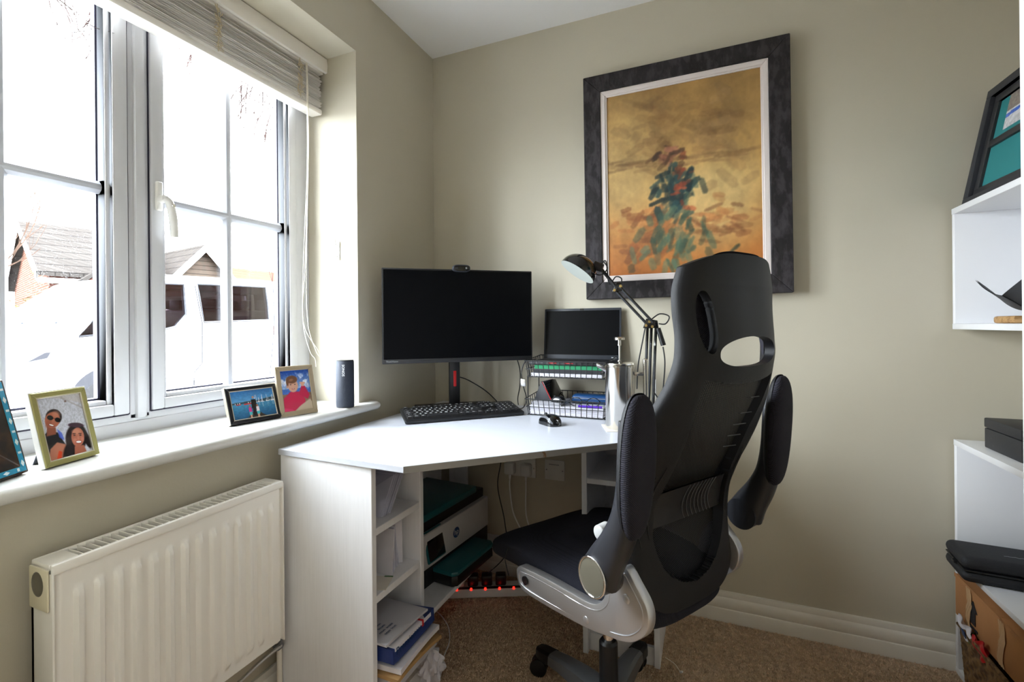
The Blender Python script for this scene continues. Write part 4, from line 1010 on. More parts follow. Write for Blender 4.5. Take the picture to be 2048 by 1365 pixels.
# flip-up arms: pivot, link, pad
for sg in (-1, 1):
    pth = smooth_path([(-.254, .288, .577), (-.272, .288, .612), (-.300, .287, .660), (-.322, .284, .715), (-.331, .281, .780), (-.331, .281, .850), (-.331, .281, .920)], 6)
    n_ = len(pth); b = B()
    secs = []
    for i, p in enumerate(pth):
        k = i / (n_ - 1); wy = .024 + .006 * math.sin(math.pi * k); wx = .036 * (1 - k) ** 1.3 + .013
        d = (pth[min(i + 1, n_ - 1)] - pth[max(i - 1, 0)]).normalized(); nx = Vector((d.z, 0, -d.x))
        secs.append([p + nx * (wx * math.copysign(abs(math.cos(a)) ** .7, math.cos(a))) + Vector((0, 1, 0)) * (wy * math.copysign(abs(math.sin(a)) ** .7, math.sin(a))) for a in [2 * math.pi * q / 20 for q in range(20)]])
    vs = [(v.x, sg * v.y, v.z) for r_ in secs for v in r_]
    fs = [(i * 20 + k, i * 20 + (k + 1) % 20, (i + 1) * 20 + (k + 1) % 20, (i + 1) * 20 + k) for i in range(n_ - 1) for k in range(20)] + [tuple(range(20)), tuple((n_ - 1) * 20 + k for k in range(20))]
    b.add(vs, fs); arm = b.obj('armrest', 'chair_arm', t, 60)
    b = B(); b.cyl((-.254, sg * .262, .577), (-.254, sg * .3145, .577), .0425, .0405, seg=36); b.obj('pivot_housing', 'chair_arm', arm)
    b = B(); b.tube([(-.254 + .0385 * math.cos(a), sg * .3150, .577 + .0415 * math.sin(a)) for a in [2 * math.pi * q / 40 for q in range(40)]], .0026, 8, True); b.obj('pivot_ring', 'chrome', arm, 60)
    b = B(); b.ell((-.254, sg * .3145, .577), .038, .0028, .041, 36, 12); b.obj('pivot_cap', 'badge_grey', arm, 60)
    def pad(u, v):
        a = 2 * math.pi * u; ph = -math.pi / 2 + math.pi * v
        Y = math.copysign(abs(math.cos(a)) ** .75, math.cos(a)); Z = math.copysign(abs(math.sin(a)) ** .85, math.sin(a))
        k = abs(math.cos(ph)) ** .55; q = math.sin(ph)
        z = .828 + .149 * Z * k; f = -.352 - .022 * math.copysign(abs(q) ** .9, q) - .010 * (z - .828) / .15
        return (f, sg * (.281 + .045 * Y * k * (1 + .08 * Z)), z)
    b = B(); b.grid(pad, 44, 20, flip=sg < 0); b.obj('arm_pad', 'pad_fabric', arm, 80)
    def padb(u, v):
        f, y, z = pad(u, .5 * v); return (f + .004, sg * (.281 + (abs(y) - .281) * 1.02), .828 + (z - .828) * 1.02)
    b = B(); b.grid(padb, 44, 10, flip=sg < 0); b.obj('pad_base', 'chair_shell', arm, 80)
# gas lift, five-star base, castors
ox, oy = -.0695, .0777
b = B(); b.cyl((ox, oy, .10), (ox, oy, .245), .026, .025, seg=28); b.cyl((ox, oy, .245), (ox, oy, .252), .025, .020, seg=28); b.obj('lift_cover', 'black_plastic', t)
b = B(); b.cyl((ox, oy, .25), (ox, oy, .35), .0138, seg=24); b.obj('gas_lift', 'chrome', t)
b = B(); b.lathe([(0, .06), (.040, .06), (.048, .075), (.046, .115), (.034, .125), (0, .126)], 32, T=TR((ox, oy, 0))); b.obj('hub', 'grey_metal', t)
for k in range(5):
    aw = R(151 - 72 * k) - R(147); T = TR((ox, oy, 0), (0, 0, aw))
    def sec(x, w, zt, h): return [(x, -w, zt - h), (x, -w * .9, zt - .006), (x, -w * .55, zt), (x, w * .55, zt), (x, w * .9, zt - .006), (x, w, zt - h)]
    ss = [sec(.03, .034, .118, .05), sec(.10, .031, .116, .044), (sec(.17, .027, .108, .036)), sec(.225, .024, .097, .030)]
    vs = [p for s_ in ss for p in s_]; fs = [(i * 6 + q, i * 6 + (q + 1) % 6, (i + 1) * 6 + (q + 1) % 6, (i + 1) * 6 + q) for i in range(3) for q in range(6)] + [(0, 1, 2, 3, 4, 5), (18, 19, 20, 21, 22, 23)]
    leg = B().add(vs, fs, T).obj('base_leg', 'grey_metal', t, 30)
    ss = [sec(.222, .0255, .099, .032), sec(.262, .0245, .092, .030), sec(.285, .018, .086, .026), sec(.295, .008, .078, .016)]
    vs = [p for s_ in ss for p in s_]
    B().add(vs, fs, T).obj('leg_cap', 'black_plastic', leg, 30)
    cx = .268; ca_ = R(35 + 50 * k); CT = T @ TR((cx, 0, 0), (0, 0, ca_))
    b = B()
    for q in (-1, 1): b.lathe([(0, 0), (.019, 0), (.0265, .003), (.0275, .008), (.0265, .014), (.012, .018), (0, .018)], 28, T=CT @ TR((.014, 0, .0275), (R(-90 * q), 0, 0)) @ TR((0, 0, .004)))
    b.cyl((0, 0, .035), (0, 0, .070), .006, seg=12, T=CT); b.box(-.012, .022, -.006, .006, .022, .052, .005, T=CT)
    b.obj('castor', 'black_plastic', leg)
# ------------------------------------------------------------------ framed picture on the back wall (generic ochre composition)
PX0, PX1, PZ0, PZ1 = .748, 1.486, 1.222, 2.130
t = thing('framed_picture', 'large dark textured frame holding a warm ochre canvas on the back wall', 'picture', ((PX0 + PX1) / 2, 0, (PZ0 + PZ1) / 2), (0, R(-.35), 0))
hw, hh = (PX1 - PX0) / 2, (PZ1 - PZ0) / 2; fw = .068
def member(a, b_, name, m, w, y0, y1, inset):
    pass
b = B()
def frame_ring(b, hw, hh, w, y0, y1, bev=.003, T=None):
    """four mitred members"""
    for (p, q, r_, s_) in (((-hw, -hh), (hw, -hh), (hw - w, -hh + w), (-hw + w, -hh + w)), ((hw, -hh), (hw, hh), (hw - w, hh - w), (hw - w, -hh + w)),
                           ((hw, hh), (-hw, hh), (-hw + w, hh - w), (hw - w, hh - w)), ((-hw, hh), (-hw, -hh), (-hw + w, -hh + w), (-hw + w, hh - w))):
        b.prism([p, q, r_, s_], y0, y1, 'xz', bev, T=T, seg=1)
for k, (p, q, r_, s_) in enumerate((((-hw, -hh), (hw, -hh), (hw - fw, -hh + fw), (-hw + fw, -hh + fw)), ((hw, -hh), (hw, hh), (hw - fw, hh - fw), (hw - fw, -hh + fw)),
                           ((hw, hh), (-hw, hh), (-hw + fw, hh - fw), (hw - fw, hh - fw)), ((-hw, hh), (-hw, -hh), (-hw + fw, -hh + fw), (-hw + fw, hh - fw)))):
    B().prism([p, q, r_, s_], -.046, -.002, 'xz', .002, seg=1).obj('frame_member', 'picture_frame_dark', t, 30)
b = B(); frame_ring(b, hw - fw + .001, hh - fw + .001, .020, -.040, -.004, .002); frame_ring(b, hw - fw - .018, hh - fw - .018, .007, -.036, -.004, .0015)
b.obj('inner_slip', 'frame_inner_white', t, 30)
iw, ih = hw - fw - .024, hh - fw - .024
C = Canvas(190, 236, (178, 142, 84), iw / ih)
n1 = C.noise(4, 3, 4); n2 = C.noise(14, 5, 3); n3 = C.noise(40, 9, 2)
C.vgrad(0, .45, (176, 104, 44), (186, 148, 88)); C.vgrad(.45, 1, (186, 148, 88), (160, 124, 70))
C.ell(.72, .36, .26, .22, (206, 178, 120), 0, .9, .7); C.ell(.14, .62, .20, .3, (196, 166, 110), 0, .9, .6); C.ell(.62, .93, .3, .16, (150, 116, 64), 0, .9, .5)
# abstract palette-knife strokes: umber veils above, teal, green and russet strokes in the middle, orange ground
rs = np.random.default_rng(21)
def strokes(n, cx, cy, sx_, sy_, L, W_, cols, al, a0=0, av=60):
    for k in range(n):
        x, y = cx + rs.normal(0, sx_), cy + rs.normal(0, sy_); a = R(a0 + rs.uniform(-av, av)); l, w = L * rs.uniform(.5, 1.2), W_ * rs.uniform(.5, 1.2)
        c, q = math.cos(a), math.sin(a); col = np.array(cols[rs.integers(len(cols))]) * rs.uniform(.8, 1.15)
        C.poly([(x + c * l * u - q * w * v, y + (q * l * u + c * w * v) * iw / ih) for u, v in ((-1, -.6), (-.6, -1), (.8, -.9), (1, .2), (.5, 1), (-.9, .7))], col, al * rs.uniform(.5, 1), 1)
strokes(60, .35, .80, .12, .12, .09, .03, ((120, 86, 48), (138, 104, 62), (150, 118, 72)), .4)
strokes(60, .72, .70, .10, .12, .09, .03, ((126, 92, 54), (146, 112, 66), (160, 126, 80)), .4)
strokes(40, .5, .60, .30, .02, .10, .012, ((120, 86, 50), (140, 104, 64)), .4, 0, 8)
strokes(50, .30, .22, .13, .09, .07, .026, ((112, 66, 36), (142, 82, 42), (168, 104, 56)), .6, 20, 40)
strokes(46, .74, .24, .12, .06, .08, .020, ((126, 76, 44), (170, 108, 58), (190, 130, 76)), .5, -10, 30)
strokes(70, .46, .43, .075, .075, .055, .022, ((22, 50, 54), (34, 72, 74), (18, 36, 40)), .8, 60, 50)
strokes(56, .48, .17, .10, .09, .06, .022, ((66, 92, 74), (86, 112, 90), (48, 66, 52)), .75, 75, 40)
strokes(16, .50, .47, .03, .05, .04, .016, ((150, 58, 30), (176, 76, 40)), .8, 40, 60)
strokes(22, .42, .63, .05, .03, .045, .018, ((56, 36, 24), (92, 58, 36), (170, 110, 84)), .75, 10, 60)
C.mul(.80 + .26 * n1 + .14 * n2); C.mul(.94 + .12 * n3)
C.obj('canvas', 2 * iw, 2 * ih, TR((-iw, -.031, -ih)), t, 'canvas_print')

# ------------------------------------------------------------------ photo frames on the sill
def photo_frame(label, origin, angd, W, H, lean, member, bw, depth, canvas, edge=None, slip=None, group='photo frames on the window sill', stand=True, inset=.004, extra=None):
    t = thing('photo_frame', label, 'photo frame', (origin[0], origin[1], origin[2] + depth * math.sin(R(lean)) * .0), (R(-lean), 0, R(angd)), group)
    # local: x along the foot, -y towards the viewer; front plane y = 0
    up = depth * math.sin(R(lean)); LZ = TR((0, 0, up))
    b = B(); frame_ring(b, W / 2, H / 2, bw, 0, depth, .0012, T=LZ @ TR((W / 2, 0, H / 2))); b.obj('frame', member, t, 30)
    if edge:
        b = B(); frame_ring(b, W / 2 + .0012, H / 2 + .0012, .004, .002, depth - .001, .0005, T=LZ @ TR((W / 2, 0, H / 2 + .0012))); b.obj('edge', edge, t, 30)
    if slip:
        b = B(); frame_ring(b, W / 2 - bw + .0012, H / 2 - bw + .0012, .0028, .0008, depth - .002, .0004, T=LZ @ TR((W / 2, 0, H / 2))); b.obj('slip', slip, t, 30)
    o = bw - .002 - (0)
    canvas.obj('photo', W - 2 * o, H - 2 * o, LZ @ TR((o, inset, o)), t)
    B().box(bw * .5, W - bw * .5, depth - .003, depth, bw * .5, H - bw * .5, T=LZ).obj('backing', 'stand_back', t, 0)
    if stand:
        sl = H * .62; a = R(lean + 16)
        b = B(); b.prism([(-.018, 0), (.018, 0), (.024, -sl * .55), (.026, -sl), (-.026, -sl), (-.024, -sl * .55)], -.0012, .0012, 'xz', .0005, T=LZ @ TR((W * .5, depth, sl * math.cos(a) / math.cos(R(lean)) * 1.0 + .0), (R(lean + 22), 0, 0)))
        b.obj('strut', 'stand_back', t, 0)
    if extra: extra(t, LZ)
    return t
# couple
C = Canvas(150, 208, (196, 198, 210), .72); C.mul(.86 + .28 * C.noise(44, 2, 2)); C.poly([(0, 1), (1, 1), (1, .80), (.55, .93)], (198, 190, 188), .6, 3)
C.poly([(.52, .94), (.95, .72), (.97, .74), (.55, .96)], (150, 140, 138), .5, 2); C.ell(.62, .88, .025, .015, (120, 96, 90), 0, .5)
C.poly([(.0, 0), (.0, .40), (.14, .48), (.32, .42), (.42, .22), (.4, 0)], (22, 22, 26), 1, 2); C.poly([(.32, .48), (.40, .40), (.42, .28), (.33, .34)], (60, 84, 190), .8, 3)
C.poly([(.08, .40), (.14, .56), (.30, .50), (.28, .40)], (140, 78, 58), 1, 3)
C.ell(.31, .665, .165, .125, (52, 38, 36), -32, .12); C.ell(.27, .625, .150, .125, (172, 100, 76), -32, .12); C.ell(.36, .70, .07, .05, (196, 128, 102), -32, .8, .7)
C.ell(.17, .57, .06, .06, (150, 84, 64), -32, .6, .7); C.poly([(.19, .69), (.42, .61), (.42, .60), (.19, .68)], (14, 14, 16)); C.ell(.235, .665, .062, .036, (12, 12, 14), -28, .15); C.ell(.375, .612, .060, .036, (12, 12, 14), -28, .15)
C.ell(.285, .615, .022, .03, (188, 112, 86), -30, .6, .8); C.ell(.225, .548, .060, .015, (120, 44, 40), -30, .4); C.ell(.226, .552, .048, .010, (246, 240, 234), -30, .3)
C.poly([(.0, .0), (.10, .20), (.26, .28), (.42, .22), (.5, 0)], (178, 112, 88), 1, 3); C.poly([(.16, .0), (.26, .15), (.32, .12), (.26, 0)], (214, 70, 36), 1, 2)
C.ell(.68, .28, .235, .23, (34, 20, 22), -18, .15); C.ell(.50, .12, .13, .20, (30, 18, 20), -34, .3); C.ell(.90, .22, .07, .16, (30, 18, 20), 10, .3); C.ell(.73, .475, .17, .040, (54, 28, 46), -14, .3)
C.poly([(.55, .0), (.60, .16), (.80, .14), (.84, .0)], (168, 98, 76), 1, 3); C.ell(.71, .285, .140, .150, (178, 106, 84), -12, .1); C.ell(.70, .375, .09, .04, (204, 138, 112), -12, .8, .7); C.ell(.635, .24, .04, .035, (206, 130, 108), 0, .7, .6); C.ell(.80, .235, .035, .035, (206, 130, 108), 0, .7, .6)
for ex, ey in ((.648, .325), (.775, .305)): C.ell(ex, ey + .026, .04, .007, (52, 30, 28), -10, .4); C.ell(ex, ey, .026, .009, (38, 22, 22), -10, .4)
C.ell(.715, .268, .022, .032, (196, 122, 98), -10, .6, .8); C.ell(.705, .205, .068, .026, (132, 48, 46), -12, .3); C.ell(.705, .208, .058, .017, (250, 246, 244), -12, .25); C.ell(.70, .158, .05, .02, (160, 92, 72), -10, .8, .5)
photo_frame('gold painted photo frame with a smiling couple, near the left end of the sill', (-.031, -1.424, .831), 107, .113, .156, 14, 'frame_gold', .011, .016, C, 'white_plastic', 'silver_edge')
# harbour
C = Canvas(144, 100, (60, 128, 184), 1.4); C.vgrad(.54, 1, (96, 160, 206), (40, 104, 170)); C.vgrad(0, .54, (22, 70, 110), (66, 140, 178)); C.mul(.9 + .2 * C.noise(24, 3, 2))
C.poly([(0, .53), (0, .58), (.4, .60), (.62, .60), (.8, .64), (1, .66), (1, .53)], (52, 74, 84), 1, 1)
r = np.random.default_rng(4)
for k in range(26):
    x = r.uniform(.02, .98); C.poly([(x, .535), (x + .015, .535), (x + .015, .57), (x, .57)], (220, 222, 224), .8)
for k in range(14):
    x = r.uniform(.42, .98); h = r.uniform(.12, .26); C.poly([(x, .53), (x + .006, .53), (x + .006, .53 + h), (x, .53 + h)], (226, 228, 230), .8); C.poly([(x - .02, .52), (x + .03, .52), (x + .02, .54), (x - .02, .54)], (232, 232, 234), .9)
    C.poly([(x, .50), (x + .006, .50), (x + .006, .50 - h * .6), (x, .5 - h * .6)], (180, 200, 214), .5)
C.poly([(.28, .49), (.46, .49), (.44, .53), (.29, .53)], (196, 40, 36)); C.poly([(.12, .50), (.22, .50), (.22, .53), (.12, .53)], (190, 44, 40))
C.poly([(.28, .0), (.78, .0), (.56, .24), (.46, .24)], (52, 46, 42), 1, 1)
C.ell(.50, .71, .022, .038, (196, 140, 112)); C.poly([(.44, .35), (.45, .64), (.55, .64), (.56, .35)], (20, 20, 26), 1, 1); C.poly([(.46, .1), (.46, .36), (.54, .36), (.53, .1)], (26, 28, 36), 1, 1)
for cx, sh in ((.40, (190, 60, 130)), (.565, (226, 210, 214))):
    C.ell(cx, .43, .022, .034, (150, 96, 72)); C.poly([(cx - .035, .22), (cx - .03, .39), (cx + .03, .39), (cx + .035, .22)], sh, 1, 1); C.poly([(cx - .03, .14), (cx - .03, .24), (cx + .03, .24), (cx + .03, .14)], (70, 176, 186), 1); C.poly([(cx - .02, .04), (cx - .02, .14), (cx + .02, .14), (cx + .02, .04)], (200, 148, 124), 1)
photo_frame('wide black photo frame with a harbour picture, in front of the beige one', (-.056, -1.004, .831), 79, .152, .110, 21, 'frame_black', .011, .017, C, 'silver_edge', 'silver_edge', inset=.003)
# boy
C = Canvas(100, 130, (70, 110, 190), .77); C.vgrad(.55, 1, (150, 178, 220), (24, 66, 160)); n = C.noise(6, 8, 4); m = np.clip((n - .50) * 6, 0, 1) * np.clip((C.Y - .45) * 4, 0, 1) * np.clip((1.02 - C.Y) * 4, 0, 1)
C.mix(m * .9, (238, 242, 250)); C.vgrad(0, .42, (150, 120, 92), (140, 108, 84)); C.mul(.84 + .32 * C.noise(40, 5, 2))
C.poly([(.0, 0), (.06, .34), (.30, .48), (.60, .46), (.76, .26), (.70, 0)], (196, 26, 72), 1, 2); C.poly([(.56, .40), (.68, .60), (.80, .58), (.92, .36), (.84, .26)], (186, 24, 68), 1, 2)
C.poly([(.34, .0), (.60, .14), (.92, .26), (1, .16), (1, 0)], (196, 176, 150), 1, 2); C.poly([(.0, .0), (.0, .12), (.3, .06), (.36, 0)], (226, 40, 104), 1, 2)
C.ell(.40, .62, .165, .16, (214, 162, 138), 0, .12); C.ell(.385, .765, .185, .095, (112, 72, 50), 0, .25); C.ell(.23, .70, .04, .09, (112, 72, 50), 0, .3); C.ell(.21, .60, .025, .035, (206, 150, 128)); C.ell(.36, .755, .07, .03, (166, 116, 84), 10, .6, .7)
C.ell(.33, .645, .028, .010, (40, 30, 30), 0, .4); C.ell(.47, .645, .028, .010, (40, 30, 30), 0, .4); C.ell(.40, .60, .018, .03, (222, 160, 138), 0, .5, .7); C.ell(.40, .54, .05, .014, (170, 66, 66), 0, .4); C.ell(.40, .545, .03, .005, (240, 230, 224), 0, .4)
C.ell(.72, .635, .055, .055, (218, 160, 134), 0, .2); C.ell(.78, .66, .03, .022, (218, 160, 134), 30, .3); C.ell(.66, .67, .03, .02, (218, 160, 134), -30, .3)
photo_frame('tall beige metal photo frame with a child in a red jumper beside the speaker', (-.030, -.858, .831), 74.2, .125, .162, 14, 'frame_champagne', .015, .010, C, None, None)
# mosaic frame at the left edge
C = Canvas(70, 90, (20, 92, 104), .8); C.mul(.7 + .6 * C.noise(26, 3, 3)); C.ell(.6, .5, .3, .4, (60, 150, 150), 20, .8, .4)
def mosaic(t, LZ):
    W, H = .165, .190; s = .0095
    i = 0
    for (x0, z0, dx, dz, L) in ((s, s, 1, 0, W - 2 * s), (W - s, s, 0, 1, H - 2 * s), (s, s, 0, 1, H - 2 * s), (s, H - s, 1, 0, W - 2 * s)):
        n = int(L / .021)
        for k in range(n):
            p = (k + .5) * L / n; cx, cz = x0 + dx * p, z0 + dz * p; h = .0034
            if k % 2 == 0: poly = [(cx - .006 * dx - h * dz, cz - .006 * dz - h * dx), (cx + .006 * dx - h * dz, cz - .006 * dz * 0 + .0 - h * dx + .006 * dz * 0)]
            a, c = (.0065, h) if dx else (h, .0065)
            if k % 2 == 0: poly = [(cx - a, cz), (cx, cz - c), (cx + a, cz), (cx, cz + c)]
            else:
                a, c = (.0022, h * .9) if dx else (h * .9, .0022); poly = [(cx - a, cz - c), (cx + a, cz - c), (cx + a, cz + c), (cx - a, cz + c)]
            B().prism(poly, -.0016, .001, 'xz', T=LZ).obj('inlay_chip', 'inlay_white', t, 0)
    b = B(); frame_ring(b, W / 2 - .0045, H / 2 - .0045, .010, -.0008, .004, .0003, T=LZ @ TR((W / 2, 0, H / 2))); b.obj('inlay_band', 'turquoise', t, 30)
    b = B(); frame_ring(b, W / 2 - .052, H / 2 - .052, .004, -.0008, .006, .0004, T=LZ @ TR((W / 2, 0, H / 2))); b.obj('slip', 'frame_black', t, 30)
tm = photo_frame('dark burl wood photo frame with turquoise mosaic inlay at the far left', (.040, -1.590, .831), 119.5, .165, .190, 14, 'burl', .050, .016, C, None, None, extra=mosaic)

# ------------------------------------------------------------------ shelves at the right
def shelf_unit(label, z0, z1, mids, x0=1.928, y1=-.020, y0=-.80):
    t = thing('shelf_unit', label, 'shelf', (x0, y1, z0)); L0 = TR((-x0, -y1, -z0))
    B().box(x0, RW - .001, y0, y1, z1 - .018, z1, .001, T=L0).obj('top_board', 'shelf_white', t, 30)
    B().box(x0 + .001, RW - .001, y1 - .016, y1, z0 + .018, z1 - .018, .001, T=L0).obj('side_panel', 'shelf_white', t, 30)
    B().box(x0 + .001, RW - .001, y0, y0 + .016, z0 + .018, z1 - .018, .001, T=L0).obj('side_panel', 'shelf_white', t, 30)
    B().box(RW - .006, RW - .001, y0 + .016, y1 - .016, z0 + .018, z1 - .018, T=L0).obj('back_panel', 'shelf_white', t, 30)
    B().box(x0, RW - .001, y0, y1, z0, z0 + .018, .001, T=L0).obj('bottom_board', 'shelf_white', t, 30)
    for z in mids: B().box(x0 + .001, RW - .006, y0 + .016, y1 - .016, z - .016, z, .001, T=L0).obj('shelf_board', 'shelf_white', t, 30)
    return t
shelf_unit('white wall shelf unit hanging at eye height on the right wall', 1.092, 1.474, ())
shelf_unit('white low shelf unit standing on the carpet by the right wall', .002, .742, (.362,))
# shadow box on the upper unit
t = thing('shadow_box_frame', 'deep black box frame with teal mount leaning on the top shelf', 'picture frame', (1.947, -.030, 1.4745), (0, R(11), R(2)))
W, H = .42, .36
b = B()
for (a0, a1, c0, c1) in ((-W, 0, 0, .026), (-W, 0, H - .026, H), (-W, -W + .026, .026, H - .026), (-.026, 0, .026, H - .026)): b.box(0, .030, a0, a1, c0, c1, .002)
b.obj('frame', 'charcoal', t)
b = B()
for (a0, a1, c0, c1) in ((-W + .026, -.026, .026, .05), (-W + .026, -.026, H - .05, H - .026), (-W + .026, -W + .05, .05, H - .05), (-.05, -.026, .05, H - .05), (-W + .05, -.05, .170, .190)): b.box(.012, .026, a0, a1, c0, c1, .001)
b.obj('inner_mount', 'box_black', t)
B().box(.020, .028, -W + .04, -.04, .04, H - .04).obj('mount_board', 'teal_mat', t, 0)
C = Canvas(60, 50, (200, 204, 210), 1.2); C.vgrad(0, .3, (196, 196, 200), (206, 206, 210)); C.poly([(0, .3), (1, .36), (1, .46), (0, .40)], (40, 90, 190)); C.vgrad(.46, 1, (120, 110, 104), (150, 140, 130)); C.mul(.8 + .4 * C.noise(20, 3))
C.obj('photo', .12, .115, TR((.0195, -.092, .208), (0, 0, R(-90))), t)
# dark trough ornament on a driftwood foot
t = thing('ornament', 'dark grey folded metal ornament resting on a chip of driftwood', 'ornament', (1.985, -.215, 1.1105), (0, 0, R(-8)))
b = B()
def fold(u, v, o=0):
    y = .055 - .16 * u; w = (v - .5) * 2; return (-.012 + .05 * abs(w) ** 1.4 * (1 if w > 0 else -1) + .01 * u + o, y, .012 + .055 * abs(w) ** 1.3 * (1 - .25 * u) + .040 * (1 - u) ** 2 + .02)
b.grid(fold, 20, 16); b.grid(lambda u, v: fold(u, v, .003), 20, 16, flip=True); b.obj('folded_sheet', 'charcoal', t, 50)
b = B(); b.prism([(-.03, .03), (.0, .052), (.04, .04), (.05, -.02), (.03, -.09), (-.02, -.08), (-.035, -.02)], 0, .020, 'xy', .006); b.obj('wood_foot', 'wood_light', t)
# black box on the low unit
t = thing('keepsake_box', 'scuffed black wooden box with hinged lid on the low shelf unit', 'box', (2.07, -.20, .7425))
b = B(); b.box(-.104, .104, -.09, .09, 0, .058, .003); b.obj('body', 'box_black', t)
b = B(); b.box(-.105, .105, -.091, .091, .0595, .088, .004); b.obj('lid', 'box_black', t)
t = thing('zip_case', 'black padded zip case jutting over the edge of the low shelf', 'case', (2.025, -.125, .3625), (0, 0, R(-4)))
b = B(); b.box(-.138, .14, -.075, .070, .0, .034, .018, seg=3); b.obj('base_half', 'case_black', t, 60)
b = B(); b.box(-.138, .14, -.075, .070, .036, .074, .024, seg=4); b.obj('lid_half', 'case_black', t, 60)
b = B(); b.box(-.1345, .1405, -.0735, .0685, .0325, .0375, .002); zo = b.obj('zip', 'black_plastic', t)
B().box(-.141, -.133, -.02, .0, .031, .038, .001).obj('zip_pull', 'black_satin', t)
B().tube([(-.03 + .008 * q, -.02 + .003 * (q % 2), .0742) for q in range(8)], .0007, 4).obj('embossed_mark', 'lettering_grey', t, 0)
# basket and cardboard box under the shelf
t = thing('wicker_basket', 'brown woven basket under the low shelf, holding packets', 'basket', (2.04, -.31, .0205))
def bw(u, v):
    per = [(-.118, .215), (-.118, -.225), (.14, -.225), (.14, .215)]; L = [.44, .258, .44, .258]; s = u * sum(L); k = 0
    while k < 3 and s > L[k]: s -= L[k]; k += 1
    a, c = per[k], per[(k + 1) % 4]; q = s / L[k]; x = a[0] + (c[0] - a[0]) * q; y = a[1] + (c[1] - a[1]) * q
    fl = 1 + .06 * v; row = math.floor(v * 9); wv = math.sin(u * sum(L) / .020 * math.pi + row * math.pi) * .0035 * abs(math.sin(v * 9 * math.pi)) ** .5
    nx, ny = ((-1, 0), (0, -1), (1, 0), (0, 1))[k]
    return (x * fl + nx * wv, y * fl + ny * wv, .165 * v + .004 * math.sin(v * 18 * math.pi))
b = B(); b.grid(bw, 280, 54); b.box(-.112, .134, -.219, .209, 0, .004); b.obj('woven_wall', 'wicker', t, 60)
rim = [(-.127, .228, .166), (-.127, -.238, .166), (.148, -.238, .166), (.148, .228, .166)]
b = B(); b.tube(rim, .006, 8, True); b.obj('rim', 'wicker', t, 60)
t = thing('cardboard_box', 'taped brown cardboard box resting on the basket under the shelf', 'box', (2.055, -.26, .195), (0, 0, 0))
b = B(); b.box(-.132, .135, -.23, .225, 0, .128, .003); b.obj('carton', 'cardboard', t)
b = B(); b.box(-.1335, -.1315, -.232, .226, .118, .1295); b.box(-.133, .137, -.02, .03, .1278, .1288); b.obj('flap', 'cardboard', t, 0)
def crinkle(u, v): return (-.1338 - .002 * abs(math.sin(u * 9 + 3 * math.sin(v * 5))), .150 - .028 * u + .006 * math.sin(v * 7), .005 + .12 * v)
b = B(); b.grid(crinkle, 12, 16); b.grid(lambda u, v: (crinkle(u, v)[0], crinkle(u, v)[1] - .17, crinkle(u, v)[2]), 12, 16); b.obj('packing_tape', 'tape', t, 60, kind='stuff')
b = B(); b.prism([(.10, .03), (.125, .03), (.125, .07), (.135, .07), (.1125, .098), (.09, .07), (.10, .07)], -.1342, -.1325, 'yz'); b.prism([(.088, .015), (.137, .015), (.137, .022), (.088, .022)], -.1342, -.1325, 'yz')
b.obj('printed_arrow', 'lettering_dark', t, 0, kind='stuff')
t = thing('snack_packet', 'white and blue crinkled packet poking out of the basket', 'packet', (1.922, -.125, .165), (R(10), R(-14), 0))
def pk(w, h):
    return lambda u, v: (-.004 + .006 * math.sin(u * 9) * math.sin(v * 7 + 1), w * (u - .5) + .004 * math.sin(v * 11), h * v + .004 * math.sin(u * 8))
def packet(t, m, w, h):
    b = B(); f = pk(w, h); b.grid(f, 14, 14); b.grid(lambda u, v: tuple(np.add(f(u, v), (.012 * math.sin(math.pi * u) * math.sin(math.pi * v) + .001, 0, 0))), 14, 14, flip=True); return b.obj('wrapper', m, t, 50)
packet(t, 'paper', .07, .06); B().box(-.012, -.0095, -.012, .006, .015, .035).obj('printed_patch', 'lettering_blue', t, 0)
t = thing('snack_packet', 'shiny red packet poking out of the basket', 'packet', (1.922, -.215, .160), (R(-14), R(-12), 0)); packet(t, 'foil_red', .075, .055)
t = thing('snack_packet', 'flat green packet between the white and red packets', 'packet', (1.928, -.165, .150), (R(-30), R(-10), 0)); packet(t, 'foil_green', .06, .05)
# ------------------------------------------------------------------ things under the desk
t = thing('printer', 'white and teal printer with small touch screen on the shelf under the desk', 'printer', (.3206, -.356, .2035), (0, 0, R(84.7)))
b = B(); b.box(-.222, .222, .004, .27, 0, .066, .006); b.box(-.215, .215, .02, .27, .18, .224, .004); b.obj('lower_body', 'black_plastic', t)
b = B(); b.box(-.222, .222, 0, .27, .0665, .189, .006); b.obj('front_panel', 'printer_white', t)
b = B(); b.box(-.222, .150, .012, .272, .2245, .252, .006); b.obj('scanner_lid', 'teal', t)
b = B(); b.prism([(-.155, -.075), (-.14, -.09), (.10, -.09), (.118, -.072), (.118, .06), (-.155, .06)], .004, .040, 'xy', .004); b.obj('paper_tray', 'black_plastic', t)
b = B(); b.prism([(-.157, -.076), (-.141, -.092), (.101, -.092), (.120, -.073), (.120, .05), (-.157, .05)], .0405, .056, 'xy', .004); b.obj('output_tray', 'teal', t)
PT = TR((-.150, -.006, .086), (R(-12), 0, 0))
b = B(); b.box(-.050, .050, -.008, 0, 0, .108, .008, T=PT); b.obj('control_panel', 'teal', t); B().box(-.044, .046, -.010, -.006, .006, .104, .003, T=PT).obj('touch_screen', 'black_gloss', t)
LT = TR((-.018, -.0006, .128), (R(90), 0, 0))
b = B(); b.lathe([(0, 0), (.0195, 0), (.0195, .0008), (0, .0009)], 32, T=LT); lg = b.obj('emblem', 'lettering_blue', t)
text('emblem_letters', 'hp', .030, LT @ TR((.0, .002, .0012), (0, 0, 0)) @ Matrix.Shear('XZ', 4, (0, 0)), 'printer_white', lg)
